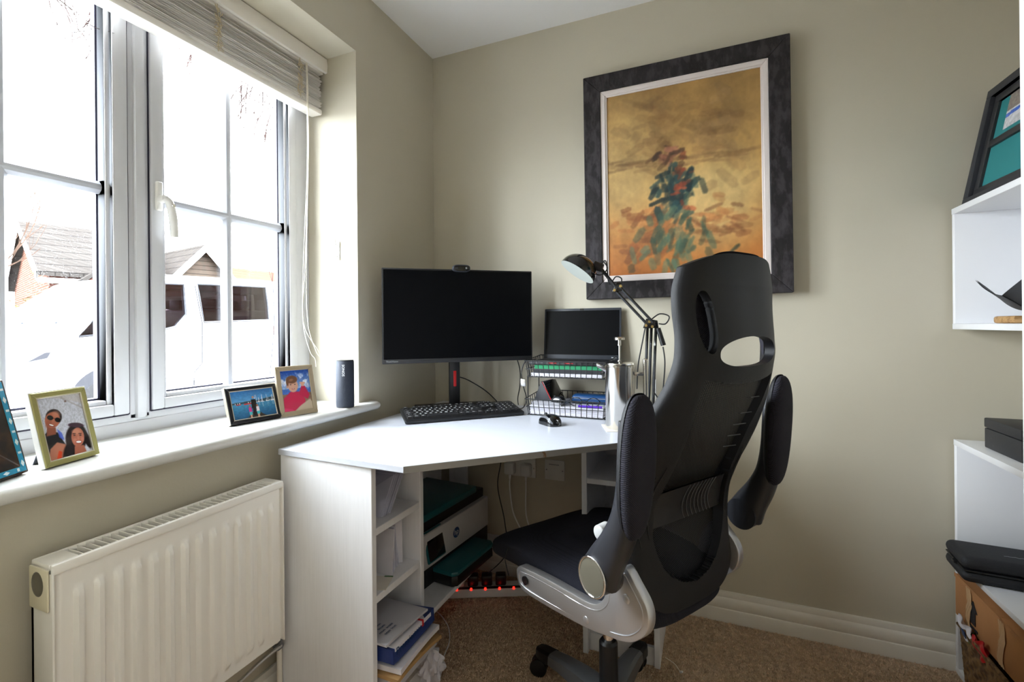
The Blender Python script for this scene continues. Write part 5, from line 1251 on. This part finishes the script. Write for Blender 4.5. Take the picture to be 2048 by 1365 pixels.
# power strip with red lamps
P0 = Vector((.175, -.306, 0)); P1 = Vector((.60, -.108, 0)); pd = (P1 - P0); pa = math.atan2(pd.y, pd.x); pl = pd.length
t = thing('power_strip', 'white multi socket power strip with glowing red lamps on the floor', 'power strip', (P0.x, P0.y, .0075), (0, 0, pa))
b = B(); b.box(0, pl, 0, .062, 0, .034, .003); b.obj('body', 'white_plastic', t)
b = B(); b.box(.02, pl - .02, .0045, .020, .0338, .0352); b.obj('switch_row', 'black_plastic', t)
for k in range(6):
    x = .034 + .058 * k
    B().box(x - .004, x + .004, -.0006, .010, .0300, .0370, .0015).obj('neon_switch', 'led_red', t)
def plug(x, m, nm, h=.04): return B().box(x - .022, x + .022, .020, .060, .0345, .0345 + h, .006).obj(nm, m, t)
for k, m in ((0, 'white_plastic'), (1, 'white_plastic'), (2, 'black_plastic'), (3, 'black_plastic'), (4, 'black_plastic')): plug(.034 + .058 * k + .006, m, 'plug', .042)
# sockets on the back wall
t = thing('wall_socket', 'white double wall socket with two plugs under the desk', 'socket', (.436, 0, .490))
B().box(-.073, .073, -.009, 0, -.043, .043, .003).obj('face_plate', 'socket_white', t)
for x in (-.040, .036):
    p = B().box(x - .023, x + .023, -.045, -.0095, -.030, .022, .007).obj('plug', 'white_plastic', t)
    B().cyl((x, -.028, -.030), (x, -.028, -.052), .0065, .004, seg=12).obj('strain_relief', 'white_plastic', p)
for x in (-.066, .066): B().cyl((x, -.010, 0), (x, -.0085, 0), .003, seg=10).obj('screw', 'steel', t)
for k, (nm, pts, m, lab) in enumerate((('power_cable', [(.396, -.028, .436), (.398, -.035, .40), (.42, -.05, .30), (.47, -.06, .21), (.50, -.08, .10), (.49, -.10, .055)], 'white_plastic', 'white cable hanging from the left plug of the wall socket'),
                                 ('power_cable', [(.472, -.028, .436), (.473, -.032, .40), (.48, -.05, .30), (.51, -.06, .22), (.55, -.07, .12), (.60, -.06, .010)], 'white_plastic', 'white cable hanging from the right plug of the wall socket'),
                                 ('power_cable', [(.345, -.05, .74), (.345, -.05, .62), (.37, -.06, .54), (.36, -.08, .42), (.40, -.10, .28), (.42, -.13, .16), (.36, -.19, .09)], 'black_satin', 'thin black cable dropping behind the desktop left of the socket'),
                                 ('monitor_cable', [(.24, -.192, .90), (.27, -.17, .885), (.32, -.12, .84), (.34, -.055, .79), (.34, -.03, .77)], 'black_satin', 'black cable looping from the monitor stand to the wall'),
                                 ('monitor_cable', [(.45, -.09, 1.0), (.46, -.06, .93), (.455, -.045, .86), (.44, -.035, .80), (.44, -.03, .768)], 'black_satin', 'thin black cable hanging behind the right side of the monitor'),
                                 ('network_cable', [(.02, -.30, .010), (.20, -.36, .009), (.30, -.42, .009), (.36, -.50, .009), (.39, -.60, .009), (.42, -.66, .009)], 'white_plastic', 'thin white cable lying on the carpet beside the shelf'))):
    o = B().tube(smooth_path(pts, 8), .0032 if k < 2 else .0022, 8).obj(nm, m, None, 60); tag(o, lab, 'cable')
t = thing('blank_plate', 'square white blanking plate right of the wall socket', 'wall plate', (.596, 0, .492))
B().box(-.044, .044, -.008, 0, -.043, .043, .002).obj('plate', 'socket_white', t)
b = B(); [b.cyl((x, -.0088, 0), (x, -.0075, 0), .003, seg=10) for x in (-.036, .036)]; b.obj('screw', 'steel', t, kind='stuff')
b = B(); b.box(-.025, .02, -.0086, -.0078, .022, .026); b.obj('printed_mark', 'lettering_grey', t, 0)
# envelopes on the desk shelves
def env(label, grp, x0, x1, y, z, h, rx, rz=0, m='envelope', th=.0016, name='envelope'):
    t = thing(name, label, 'envelope', (x1, y, z), (R(rx), 0, R(rz)), grp)
    B().box(x0 - x1, 0, -th / 2, th / 2, 0, h).obj('cover', m, t, 0)
    B().prism([(x0 - x1, h - .002), (0, h - .002), ((x0 - x1) / 2, h * .55)], -th / 2 - .0004, -th / 2, 'xz').obj('flap', 'envelope_lilac' if m == 'envelope' else m, t, 0)
    return t
ORD = ('first', 'second', 'third', 'fourth', 'fifth', 'sixth', 'seventh', 'eighth', 'ninth', 'tenth', 'eleventh')
for k in range(11):
    env(ORD[k] + ' envelope from the left leaning on the top desk shelf' if k != 5 else 'darker lilac envelope in the middle of the leaning row on the top desk shelf', 'envelopes leaning on the top desk shelf', .20 + rng.uniform(0, .01), .348 + rng.uniform(-.006, .004), -.852 + .0042 * k, .5725 + (0.0006 if k else 0), .122 + rng.uniform(-.006, .004), -31 - .3 * k, rng.uniform(-2, 2), 'envelope_lilac' if k == 5 else 'envelope')
t = thing('folder', 'dark blue folder standing behind the envelopes on the top desk shelf', 'folder', (.18, -.90, .5725)); B().box(-.10, 0, -.012, .08, 0, .165, .003).obj('cover', 'blue_pack', t)
for k in range(8):
    env(ORD[k] + ' upright white envelope from the left on the middle desk shelf', 'envelopes standing on the middle desk shelf', .18, .350 - .003 * k + rng.uniform(-.003, .003), -.812 + .0098 * k, .3895, .128 + rng.uniform(-.012, .008), -6 + 2.2 * k, rng.uniform(-3, 3), 'envelope' if k % 3 else 'paper', .003)
t = env('white printed letter turned outwards at the right of the middle shelf envelopes', None, .235, .335, -.735, .3895, .135, 4, 24, 'paper'); joined_text('printed_text', [('MEDIUM', .010, TR((-.055, -.0024, .098), (R(90), 0, 0)))], 'lettering_dark', t)
t = env('white printed form leaning at the left of the middle shelf envelopes', None, .24, .345, -.885, .3895, .10, -12, 24, 'paper')
b = B(); [b.box(-.095, -.010, -.0022, -.0014, z, z + .0014) for z in (.02, .028, .044, .055, .066, .078)]; b.box(-.06, -.02, -.0022, -.0014, .033, .039); b.obj('printed_lines', 'lettering_dark', t, 0, kind='stuff')
t = thing('leaflet', 'white leaflet with green edge lying flat on the middle desk shelf', 'leaflet', (.315, -.868, .389), (0, 0, R(20))); B().box(-.06, .06, -.035, .035, 0, .002).obj('sheet', 'paper_warm', t, 0); B().box(.035, .06, .030, .0353, .0021, .0028).obj('printed_edge', 'foil_green', t, 0)
# pile on the bottom desk shelf
def curled(name, label, cat, x0, x1, y0, y1, z, th, m, curl=.01, rot=0, tilt=0, seed=0):
    t = thing(name, label, cat, ((x0 + x1) / 2, (y0 + y1) / 2, z), (0, R(tilt), R(rot))); r = np.random.default_rng(seed); a, c = (x1 - x0) / 2, (y1 - y0) / 2; p = r.uniform(0, 6, 4)
    def top(u, v): return (a * (2 * u - 1), c * (2 * v - 1), th + curl * (abs(2 * u - 1) ** 3 * .4 * math.sin(p[0] + 3 * v) + .5 * (abs(2 * v - 1) ** 3) * math.sin(p[1] + 2.5 * u)) * .6)
    b = B(); b.grid(top, 18, 14); b.grid(lambda u, v: (top(u, v)[0], top(u, v)[1], top(u, v)[2] - th), 18, 14, flip=True)
    for (u, v) in ((0, None), (1, None), (None, 0), (None, 1)):
        f = (lambda s, w: (lambda q: (q[0], q[1], q[2] - th * w))(top(u if u is not None else s, v if v is not None else s))); b.grid(f, 18, 1)
    b.obj('body', m, t, 50); return t, a, c, th
curled('folder', 'tan card folder at the bottom of the pile on the lowest desk shelf', 'folder', .13, .405, -.915, -.715, .131, .014, 'tan_card', .010, 0, 0, 1)
curled('paper_stack', 'white papers in the pile above the tan folder', 'papers', .13, .44, -.912, -.712, .149, .018, 'paper_grey', .012, 2, 0, 2)
curled('padded_envelope', 'open tan envelope in the middle of the paper pile', 'envelope', .13, .455, -.914, -.708, .172, .010, 'tan_card', .016, -2, -2, 3)
curled('paper_stack', 'white papers just under the blue ream in the pile', 'papers', .14, .45, -.910, -.712, .190, .014, 'paper', .012, 1, -2, 4)
t, a, c, th = curled('paper_ream', 'blue wrapped ream of printer paper with white label in the pile', 'paper ream', .135, .435, -.912, -.715, .210, .038, 'blue_pack', .012, -1, -3, 5)
lb = B().box(a - .070, a + .0015, -.090, .080, .030, .0405).obj('label_strip', 'paper', t, 0)
joined_text('lettering', [('Premier', .026, TR((a + .0024, -.045, .028), (R(90), 0, R(90)))), ('2000', .018, TR((a + .0024, .012, .027), (R(90), 0, R(90))))], 'lettering_blue', t)
B().box(a - .03, a + .0022, .034, .042, .0245, .0412).obj('red_bar', 'lettering_red', t, 0)
t, a, c, th = curled('padded_envelope', 'large grey white envelope lying on top of the pile', 'envelope', .155, .425, -.915, -.735, .262, .006, 'paper_grey', .014, -4, -4, 6)
joined_text('handwriting', [(s, .013, TR((a - .030 - .016 * k, -c + .05, .0085), (0, 0, R(90)))) for k, s in enumerate(('nnm lmn', 'mun wnm', 'lnum', 'wmn'))], 'lettering_blue', t)
t = thing('storage_box', 'black storage box at the back of the lowest desk shelf', 'box', (.12, -.86, .1315)); B().box(-.05, .02, -.055, .07, 0, .205, .004).obj('body', 'box_black', t)
t = thing('cardboard_box', 'small brown cardboard box on the floor inside the desk end', 'box', (.21, -.81, .0075)); B().box(-.135, .135, -.09, .095, 0, .085, .002).obj('carton', 'cardboard', t)
t = thing('plastic_wrap', 'crumpled white plastic wrap on the floor beside the desk divider', 'packaging', (.405, -.69, .007))
def crum(u, v):
    a = 2 * math.pi * u; p = math.pi * v; r = .034 * (1 + .25 * math.sin(5 * a + 3 * p) + .18 * math.sin(9 * a - 7 * p)); return (r * math.sin(p) * math.cos(a), r * math.sin(p) * math.sin(a), .052 - .052 * math.cos(p) + .008 * math.sin(7 * a) * math.sin(p))
b = B(); b.grid(crum, 40, 26); b.obj('sheet', 'paper', t, 20)
# white clip on the carpet near the chair base
t = thing('cord_end', 'small white cord end lying on the carpet right of the desk', 'cord', (1.12, -.36, .007))
b = B(); b.tube(smooth_path([(0, 0, .002), (-.02, .03, .004), (-.05, .05, .003)], 6), .0012, 6); b.obj('cord', 'cord_white', t); B().cyl((0, 0, .003), (.006, -.012, .014), .004, .003, seg=10).obj('toggle', 'white_plastic', t)
# ------------------------------------------------------------------ outside
GZ = -.13
o = B().box(-60, -.385, -40, 60, GZ - .2, GZ).obj('driveway', 'tarmac', None, 0); tag(o, 'pale tarmac drive outside the window under the van', 'ground')
b = B(); b.box(-.38, -.312, -9, WY0 - .06, GZ, 5.2); b.box(-.38, -.312, WY1 + .06, 9, GZ, 5.2); b.box(-.38, -.312, WY0 - .06, WY1 + .06, GZ, .80); b.box(-.38, -.312, WY0 - .06, WY1 + .06, 2.19, 5.2)
b.obj('wall_outside', 'brick_red', kind='structure', smooth=0)
B().box(-.50, -.315, WY0 - .06, WY1 + .06, .76, .815, .004).obj('trim_3', 'upvc', kind='structure', smooth=30)
t = thing('van', 'white passenger van parked on the drive outside the window', 'van', (-6.37, 2.6, GZ)); V0 = TR((6.37, -2.6, -GZ))
mat('van_screen', (150, 164, 170), .06, coat=.8); mat('van_dark', (40, 42, 48), .5)  # van_screen: pale grey stands in for sky reflected in the glass
prof = [(.16, .10), (.06, .28), (.07, .55), (.12, .72), (.24, .84), (.55, .965), (.96, 1.085), (1.06, 1.16), (1.40, 1.49), (1.70, 1.735), (1.86, 1.80), (2.3, 1.83), (3.5, 1.875), (4.7, 1.86), (4.98, 1.78), (5.08, 1.2), (5.10, .5), (5.06, .10)]
b = B(); b.prism(prof, -7.36, -5.40, 'yz', .06, T=V0, seg=3)
dw = [(1.10, 1.03), (1.30, 1.30), (1.66, 1.64), (1.80, 1.70), (2.27, 1.715), (2.30, 1.31), (2.16, 1.14), (2.04, 1.11)]; sw = [(2.457, 1.735), (2.475, 1.60), (2.545, 1.20), (3.62, 1.24), (3.60, 1.5), (3.555, 1.770)]
rw = [(3.78, 1.765), (3.80, 1.26), (4.72, 1.28), (4.68, 1.75)]
bo = b.obj('body', 'van_white', t, 30)
def carve(cutter):
    co = cutter.obj('cutter', 'van_dark', t, 0); md = bo.modifiers.new('cut', 'BOOLEAN'); md.object = co; md.operation = 'DIFFERENCE'; md.solver = 'EXACT'
    bpy.context.view_layer.update(); nm_ = bpy.data.meshes.new_from_object(bo.evaluated_get(bpy.context.evaluated_depsgraph_get()))
    bo.modifiers.clear(); bo.data = nm_; nm_.name = 'body'; bpy.data.objects.remove(co)
cav = [(1.12, .95), (1.75, 1.66), (2.3, 1.76), (3.5, 1.80), (4.85, 1.78), (4.95, .4), (1.12, .4)]
carve(B().prism(cav, -7.29, -5.47, 'yz', T=V0))
cut = B(); [cut.prism(q, -7.8, -5.0, 'yz', T=V0) for q in (dw, sw, rw)]; carve(cut)
nm_ = bo.data; nm_.materials.clear(); nm_.materials.append(M('van_white')); nm_.materials.append(M('van_dark'))
for pl_ in nm_.polygons:
    c_ = pl_.center; xw, yw, zw = c_.x - 6.37, c_.y + 2.6, c_.z + GZ
    pl_.material_index = 1 if (-7.295 < xw < -5.465 and 1.1 < yw < 4.96 and .39 < zw < 1.81) else 0
for nm, q in (('front_door_window', dw), ('sliding_door_window', sw), ('rear_side_window', rw)):
    for x in (-5.42, -7.34): B().prism(q, x - .004, x + .004, 'yz', T=V0).obj(nm, 'van_glass', t, 0)
    b = B(); b.tube([(-5.405, p[0], p[1]) for p in q], .014, 6, True, T=V0); b.obj('window_seal', 'van_dark', t, 60)
for y in (1.95, 2.95, 3.9):
    b = B(); b.box(-7.0, -5.7, y, y + .14, 1.0, 1.42, .05, T=V0); [b.box(x - .14, x + .14, y + .02, y + .12, 1.40, 1.60, .04, T=V0) for x in (-6.75, -6.35, -5.95)]; b.obj('seat_row', 'van_dark', t)
d = Vector((0, 1.70 - 1.06, 1.735 - 1.16)); nrm = Vector((0, -d.z, d.y)).normalized()
def ws(x, k, o): p = Vector((x, 1.06, 1.16)) + d * k + nrm * o; return p
b = B(); vs = [ws(-7.26, .02, .012), ws(-5.50, .02, .012), ws(-5.56, .98, .012), ws(-7.20, .98, .012), ws(-7.26, .02, .0), ws(-5.50, .02, .0), ws(-5.56, .98, .0), ws(-7.20, .98, .0)]
b.add(vs, [(0, 1, 2, 3), (7, 6, 5, 4), (0, 4, 5, 1), (1, 5, 6, 2), (2, 6, 7, 3), (3, 7, 4, 0)], V0); b.obj('windscreen', 'van_screen', t, 0)
for k in (0, 1):
    B().tube([ws(-5.75 - .75 * k, .02, .03), ws(-6.3 - .7 * k, .12, .03)], .012, 6, T=V0).obj('wiper', 'van_dark', t)
hl = [(.20, .66), (.40, .705), (.83, .795), (.87, .885), (.72, .872), (.42, .80), (.20, .74)]
B().prism(hl, -5.43, -5.392, 'yz', .004, T=V0).obj('headlamp', 'headlamp', t)
B().prism([(.66, .775), (.82, .805), (.85, .87), (.80, .865)], -5.394, -5.388, 'yz', T=V0).obj('lamp_bezel', 'van_dark', t, 0)
b = B(); b.tube([(-5.398, .22, .82), (-5.397, .55, .955), (-5.397, .98, 1.08)], .006, 6, T=V0); b.obj('bonnet_gap', 'van_dark', t)
for y in (1.40, 4.35):
    b = B(); b.cyl((-5.43, y, .27), (-5.396, y, .27), .398, seg=40, T=V0); w_ = b.obj('wheel_arch', 'van_dark', t)
    b = B(); b.lathe([(0, -.1), (.20, -.1), (.33, -.09), (.335, -.02), (.32, .012), (.22, .016), (.21, .0), (0, .004)], 40, T=V0 @ TR((-5.404, y, .205), (0, R(90), 0))); wh = b.obj('wheel', 'rubber', t)
    b = B(); b.lathe([(0, .012), (.05, .016), (.19, .010), (.20, .002)], 32, T=V0 @ TR((-5.404, y, .205), (0, R(90), 0))); b.obj('hubcap', 'silver_paint', wh)
for y in (2.23, 2.60):
    b = B(); b.tube(smooth_path([(-5.395, y, 1.047), (-5.36, y + .03, 1.055), (-5.36, y + .17, 1.065), (-5.395, y + .20, 1.07)], 5), .014, 8, T=V0); b.obj('door_handle', 'van_white', t)
    B().prism([(y + .03, 1.06), (y + .17, 1.07), (y + .14, 1.115), (y + .06, 1.11)], -5.400, -5.396, 'yz', T=V0).obj('handle_recess', 'van_screen', t, 0)
for q in ([(2.42, 1.72), (2.52, 1.18), (2.515, .62), (2.40, .50), (2.39, .10)], [(3.70, 1.80), (3.72, 1.2), (3.68, .8), (3.60, .12)]):
    B().tube([(-5.3995, p[0], p[1]) for p in q], .008, 5, T=V0).obj('door_gap', 'van_dark', t, 60)
B().prism([(1.86, .385), (3.40, .47), (3.52, .565), (1.86, .46)], -5.42, -5.375, 'yz', .008, T=V0).obj('side_moulding', 'van_white', t)
for zz_ in ((.455, .56), (.375, .455)): B().tube([(-5.372, 1.88, zz_[0]), (-5.372, 3.42, zz_[0] + .085)], .007, 5, T=V0).obj('moulding_edge', 'grey_plastic', t, 60)
B().tube([(-5.398, 1.3, .93), (-5.398, 2.4, 1.0), (-5.398, 3.7, 1.06)], .006, 5, T=V0).obj('body_crease', 'grey_plastic', t, 60)
B().tube([(-5.46, 1.9, 1.815), (-5.46, 3.5, 1.868), (-5.46, 4.8, 1.86)], .016, 6, T=V0).obj('roof_gutter', 'van_dark', t)
b = B(); b.box(-6.9, -5.85, .035, .08, .14, .30, .02, T=V0); b.obj('front_grille', 'van_dark', t)
B().box(-5.41, -5.394, 3.88, 3.98, .98, 1.01, .003, T=V0).obj('badge', 'van_dark', t)

def house(label, P, ang, w, d, ez, rz, wall, roof, verge=True, gable_front=False):
    """P: front corner; local x along the eave, local y away; eave and ridge heights from the ground"""
    t = thing('house', label, 'house', (*P, GZ), (0, 0, R(ang))); e, r_ = ez - GZ, rz - GZ
    b = B()
    if gable_front: b.prism([(0, 0), (w, 0), (w, e), (w / 2, r_), (0, e)], 0, d, 'xz')
    else: b.prism([(0, 0), (d, 0), (d, e), (d / 2, r_), (0, e)], 0, w, 'yz')
    b.obj('wall', wall, t, 0); th = .14; o = .25
    for s in (0, 1):
        b = B()
        if gable_front:
            x0, x1 = (0, w / 2) if s == 0 else (w, w / 2); k = (r_ - e) / (w / 2); xo = -o if s == 0 else w + o
            b.add([(xo, -o, e - o * k + .01), (x1, -o, r_ + .01), (x1, d + o, r_ + .01), (xo, d + o, e - o * k + .01), (xo, -o, e - o * k + th), (x1, -o, r_ + th), (x1, d + o, r_ + th), (xo, d + o, e - o * k + th)],
                  [(0, 1, 2, 3), (4, 5, 6, 7), (0, 1, 5, 4), (1, 2, 6, 5), (2, 3, 7, 6), (3, 0, 4, 7)])
        else:
            y0, y1 = (-o, d / 2) if s == 0 else (d + o, d / 2); k = (r_ - e) / (d / 2)
            b.add([(-o, y0, e - o * k + .01), (w + o, y0, e - o * k + .01), (w + o, y1, r_ + .01), (-o, y1, r_ + .01), (-o, y0, e - o * k + th), (w + o, y0, e - o * k + th), (w + o, y1, r_ + th), (-o, y1, r_ + th)],
                  [(0, 1, 2, 3), (4, 5, 6, 7), (0, 1, 5, 4), (1, 2, 6, 5), (2, 3, 7, 6), (3, 0, 4, 7)])
        b.obj('roof_slope', roof, t, 0)
    b = B()
    if gable_front:
        for s in (0, 1):
            xo = -o if s == 0 else w + o; k = (r_ - e) / (w / 2); b.add([(xo, -o - .03, e - o * k - .16), (w / 2, -o - .03, r_ - .14), (w / 2, -o - .03, r_ + th), (xo, -o - .03, e - o * k + th), (xo, -o, e - o * k - .16), (w / 2, -o, r_ - .14), (w / 2, -o, r_ + th), (xo, -o, e - o * k + th)], [(0, 1, 2, 3), (4, 5, 6, 7), (0, 1, 5, 4), (2, 3, 7, 6)])
    else:
        for s in (0, 1):
            y0 = -o if s == 0 else d + o; k = (r_ - e) / (d / 2); b.add([(-o - .03, y0, e - o * k - .16), (-o - .03, d / 2, r_ - .14), (-o - .03, d / 2, r_ + th), (-o - .03, y0, e - o * k + th), (-o, y0, e - o * k - .16), (-o, d / 2, r_ - .14), (-o, d / 2, r_ + th), (-o, y0, e - o * k + th)], [(0, 1, 2, 3), (4, 5, 6, 7), (0, 1, 5, 4), (2, 3, 7, 6)])
        b.box(-o, w + o, -o - .06, -o, e - .30, e - .16)
    b.obj('bargeboard', 'render_white', t, 0)
    return t
def hwin(t, x, y, z, w, h, nx=2, nz=2):
    f = B(); f.box(x - w / 2, x + w / 2, y - .05, y + .02, z, z + h, .01); fo = f.obj('window', 'render_white', t)
    for i in range(nx):
        for j in range(nz):
            a, c = w / nx, h / nz; B().box(x - w / 2 + a * i + .05, x - w / 2 + a * (i + 1) - .05, y - .056, y - .045, z + c * j + .05, z + c * (j + 1) - .05).obj('pane', 'van_screen', fo, 0)
h = house('red brick house with grey tiled roof and white verge beyond the van', (-16, 5.31), 73.8, 2.55, 8.33, 2.72, 4.62, 'brick_red', 'roof_grey')
b = B(); b.prism([(.55, 0), (2.6, 0), (2.6, 2.5), (1.575, 3.38), (.55, 2.5)], -.9, .0, 'xz'); b.obj('porch_wall', 'brick_red', h, 0)
for s in (0, 1):
    x0 = .4 if s == 0 else 2.75; b = B(); b.prism([(x0, 2.40), (1.575, 3.40), (1.575, 3.52), (x0, 2.52)], -1.0, 2.2, 'xz'); b.obj('porch_roof_slope', 'roof_grey', h, 0)
hwin(h, 1.65, -.9, 1.75, 1.5, .85, 3, 2)
B().ell((.25, -.1, 1.6), .16, .05, .12).obj('wall_lamp', 'render_white', h)
house('pale house with timber clad gable end above the van roof', (-16, 8.0), 80, 3.1, 9, 2.25, 4.0, 'cladding', 'roof_grey', gable_front=True)
house('far brick house with orange tiled roof at the right of the window view', (-26, 15.6), 86, 16, 8, 3.75, 5.2, 'brick_red', 'roof_orange')
house('red brick garage with low roof seen through the van windows', (-11.5, 5.2), 90, 6.5, 3.0, 1.75, 2.2, 'brick_red', 'roof_grey')
# bare tree, hedge, climber twigs
def branches(name, label, cat, roots, n, seed, mat_, r0, L, spread, up, levels=3, kids=3, parent=None, loc=(0, 0, 0)):
    t = thing(name, label, cat, loc); r = np.random.default_rng(seed); b = B(); tr = B()
    def grow(p, d, ln, rad, lv):
        pts = [p]; q = p.copy(); dd = d.copy()
        for k in range(4):
            dd = (dd + Vector(r.normal(0, spread, 3)) * .5 + Vector((0, 0, up)) * .12).normalized(); q = q + dd * ln / 4; pts.append(q.copy())
        (tr if lv == levels else b).tube(pts, [rad * (1 - .16 * k) for k in range(5)], 5 if lv == levels else 3)
        if lv > 0:
            for k in range(kids):
                i = r.integers(1, 5); grow(pts[i], (dd + Vector(r.normal(0, spread * 1.6, 3))).normalized(), ln * r.uniform(.45, .75), rad * .55, lv - 1)
    for (p, d) in roots: grow(Vector(p) - Vector(loc), Vector(d).normalized(), L, r0, levels)
    tr.obj('trunk', mat_, t, 60); b.obj('twigs', mat_, t, 0, kind='stuff'); return t
branches('bare_tree', 'thin bare budding tree beyond the van at the left', 'tree', [((-9, .35, GZ), (0, .02, 1)), ((-9, .45, GZ), (.02, .10, 1)), ((-9.1, .3, GZ), (.02, .16, 1)), ((-9.0, .5, GZ), (0, .26, 1))], 4, 5, 'bark', .035, 3.0, .16, 1.0, 4, 4, loc=(-9, .4, GZ))
t = thing('hedge', 'brown winter hedge behind the bonnet of the van', 'hedge', (-11.5, 1.6, GZ)); r = np.random.default_rng(3); vs, fs = [], []
for k in range(7000):
    c = np.array((r.normal(0, .45), r.uniform(-1.6, 2.2), abs(r.normal(.75, .42)))); s = .07; a = r.normal(0, 1, 3); a /= np.linalg.norm(a); e = np.cross(a, r.normal(0, 1, 3)); e /= np.linalg.norm(e); i = len(vs)
    vs += [tuple(c - a * s), tuple(c + e * s * .5), tuple(c + a * s)]; fs.append((i, i + 1, i + 2))
B().add(vs, fs).obj('foliage', 'hedge', t, 0, kind='stuff'); b = B(); [b.cyl((r.normal(0, .2), y, 0), (r.normal(0, .2), y, 1.0), .03, .01, seg=5) for y in np.arange(-1.4, 2.1, .35)]; b.obj('stems', 'bark', t, 0, kind='stuff')
branches('climbing_plant', 'tangle of bare climber twigs hanging outside the top right of the window', 'plant', [((-.382, -.70 + .035 * k, 2.20), (-.28, .02, -1)) for k in range(0, 7)], 6, 11, 'twig', .0042, .22, .2, -.8, 3, 4, loc=(-.382, -.6, 2.2))
branches('climbing_plant', 'short bare twig ends outside the top of the middle pane', 'plant', [((-.382, -.96 + .03 * k, 2.20), (-.25, .1, -1)) for k in range(0, 5)], 5, 12, 'twig', .004, .17, .3, -.6, 1, 2, loc=(-.382, -.9, 2.2))
branches('climbing_plant', 'bare climber twigs outside the top of the left window pane', 'plant', [((-.382, -1.26 + .03 * k, 2.20), (-.25, .15, -1)) for k in range(0, 5)], 5, 13, 'twig', .004, .20, .30, -.6, 2, 3, loc=(-.382, -1.2, 2.2))
branches('climbing_plant', 'slender bare shrub stem outside the right edge of the right pane', 'plant', [((-4.4, 2.95, GZ), (0, .0, 1)), ((-4.4, 3.02, GZ), (0, .04, 1))], 2, 14, 'twig', .008, 1.9, .10, 1.0, 2, 4, loc=(-4.4, 3.0, GZ))
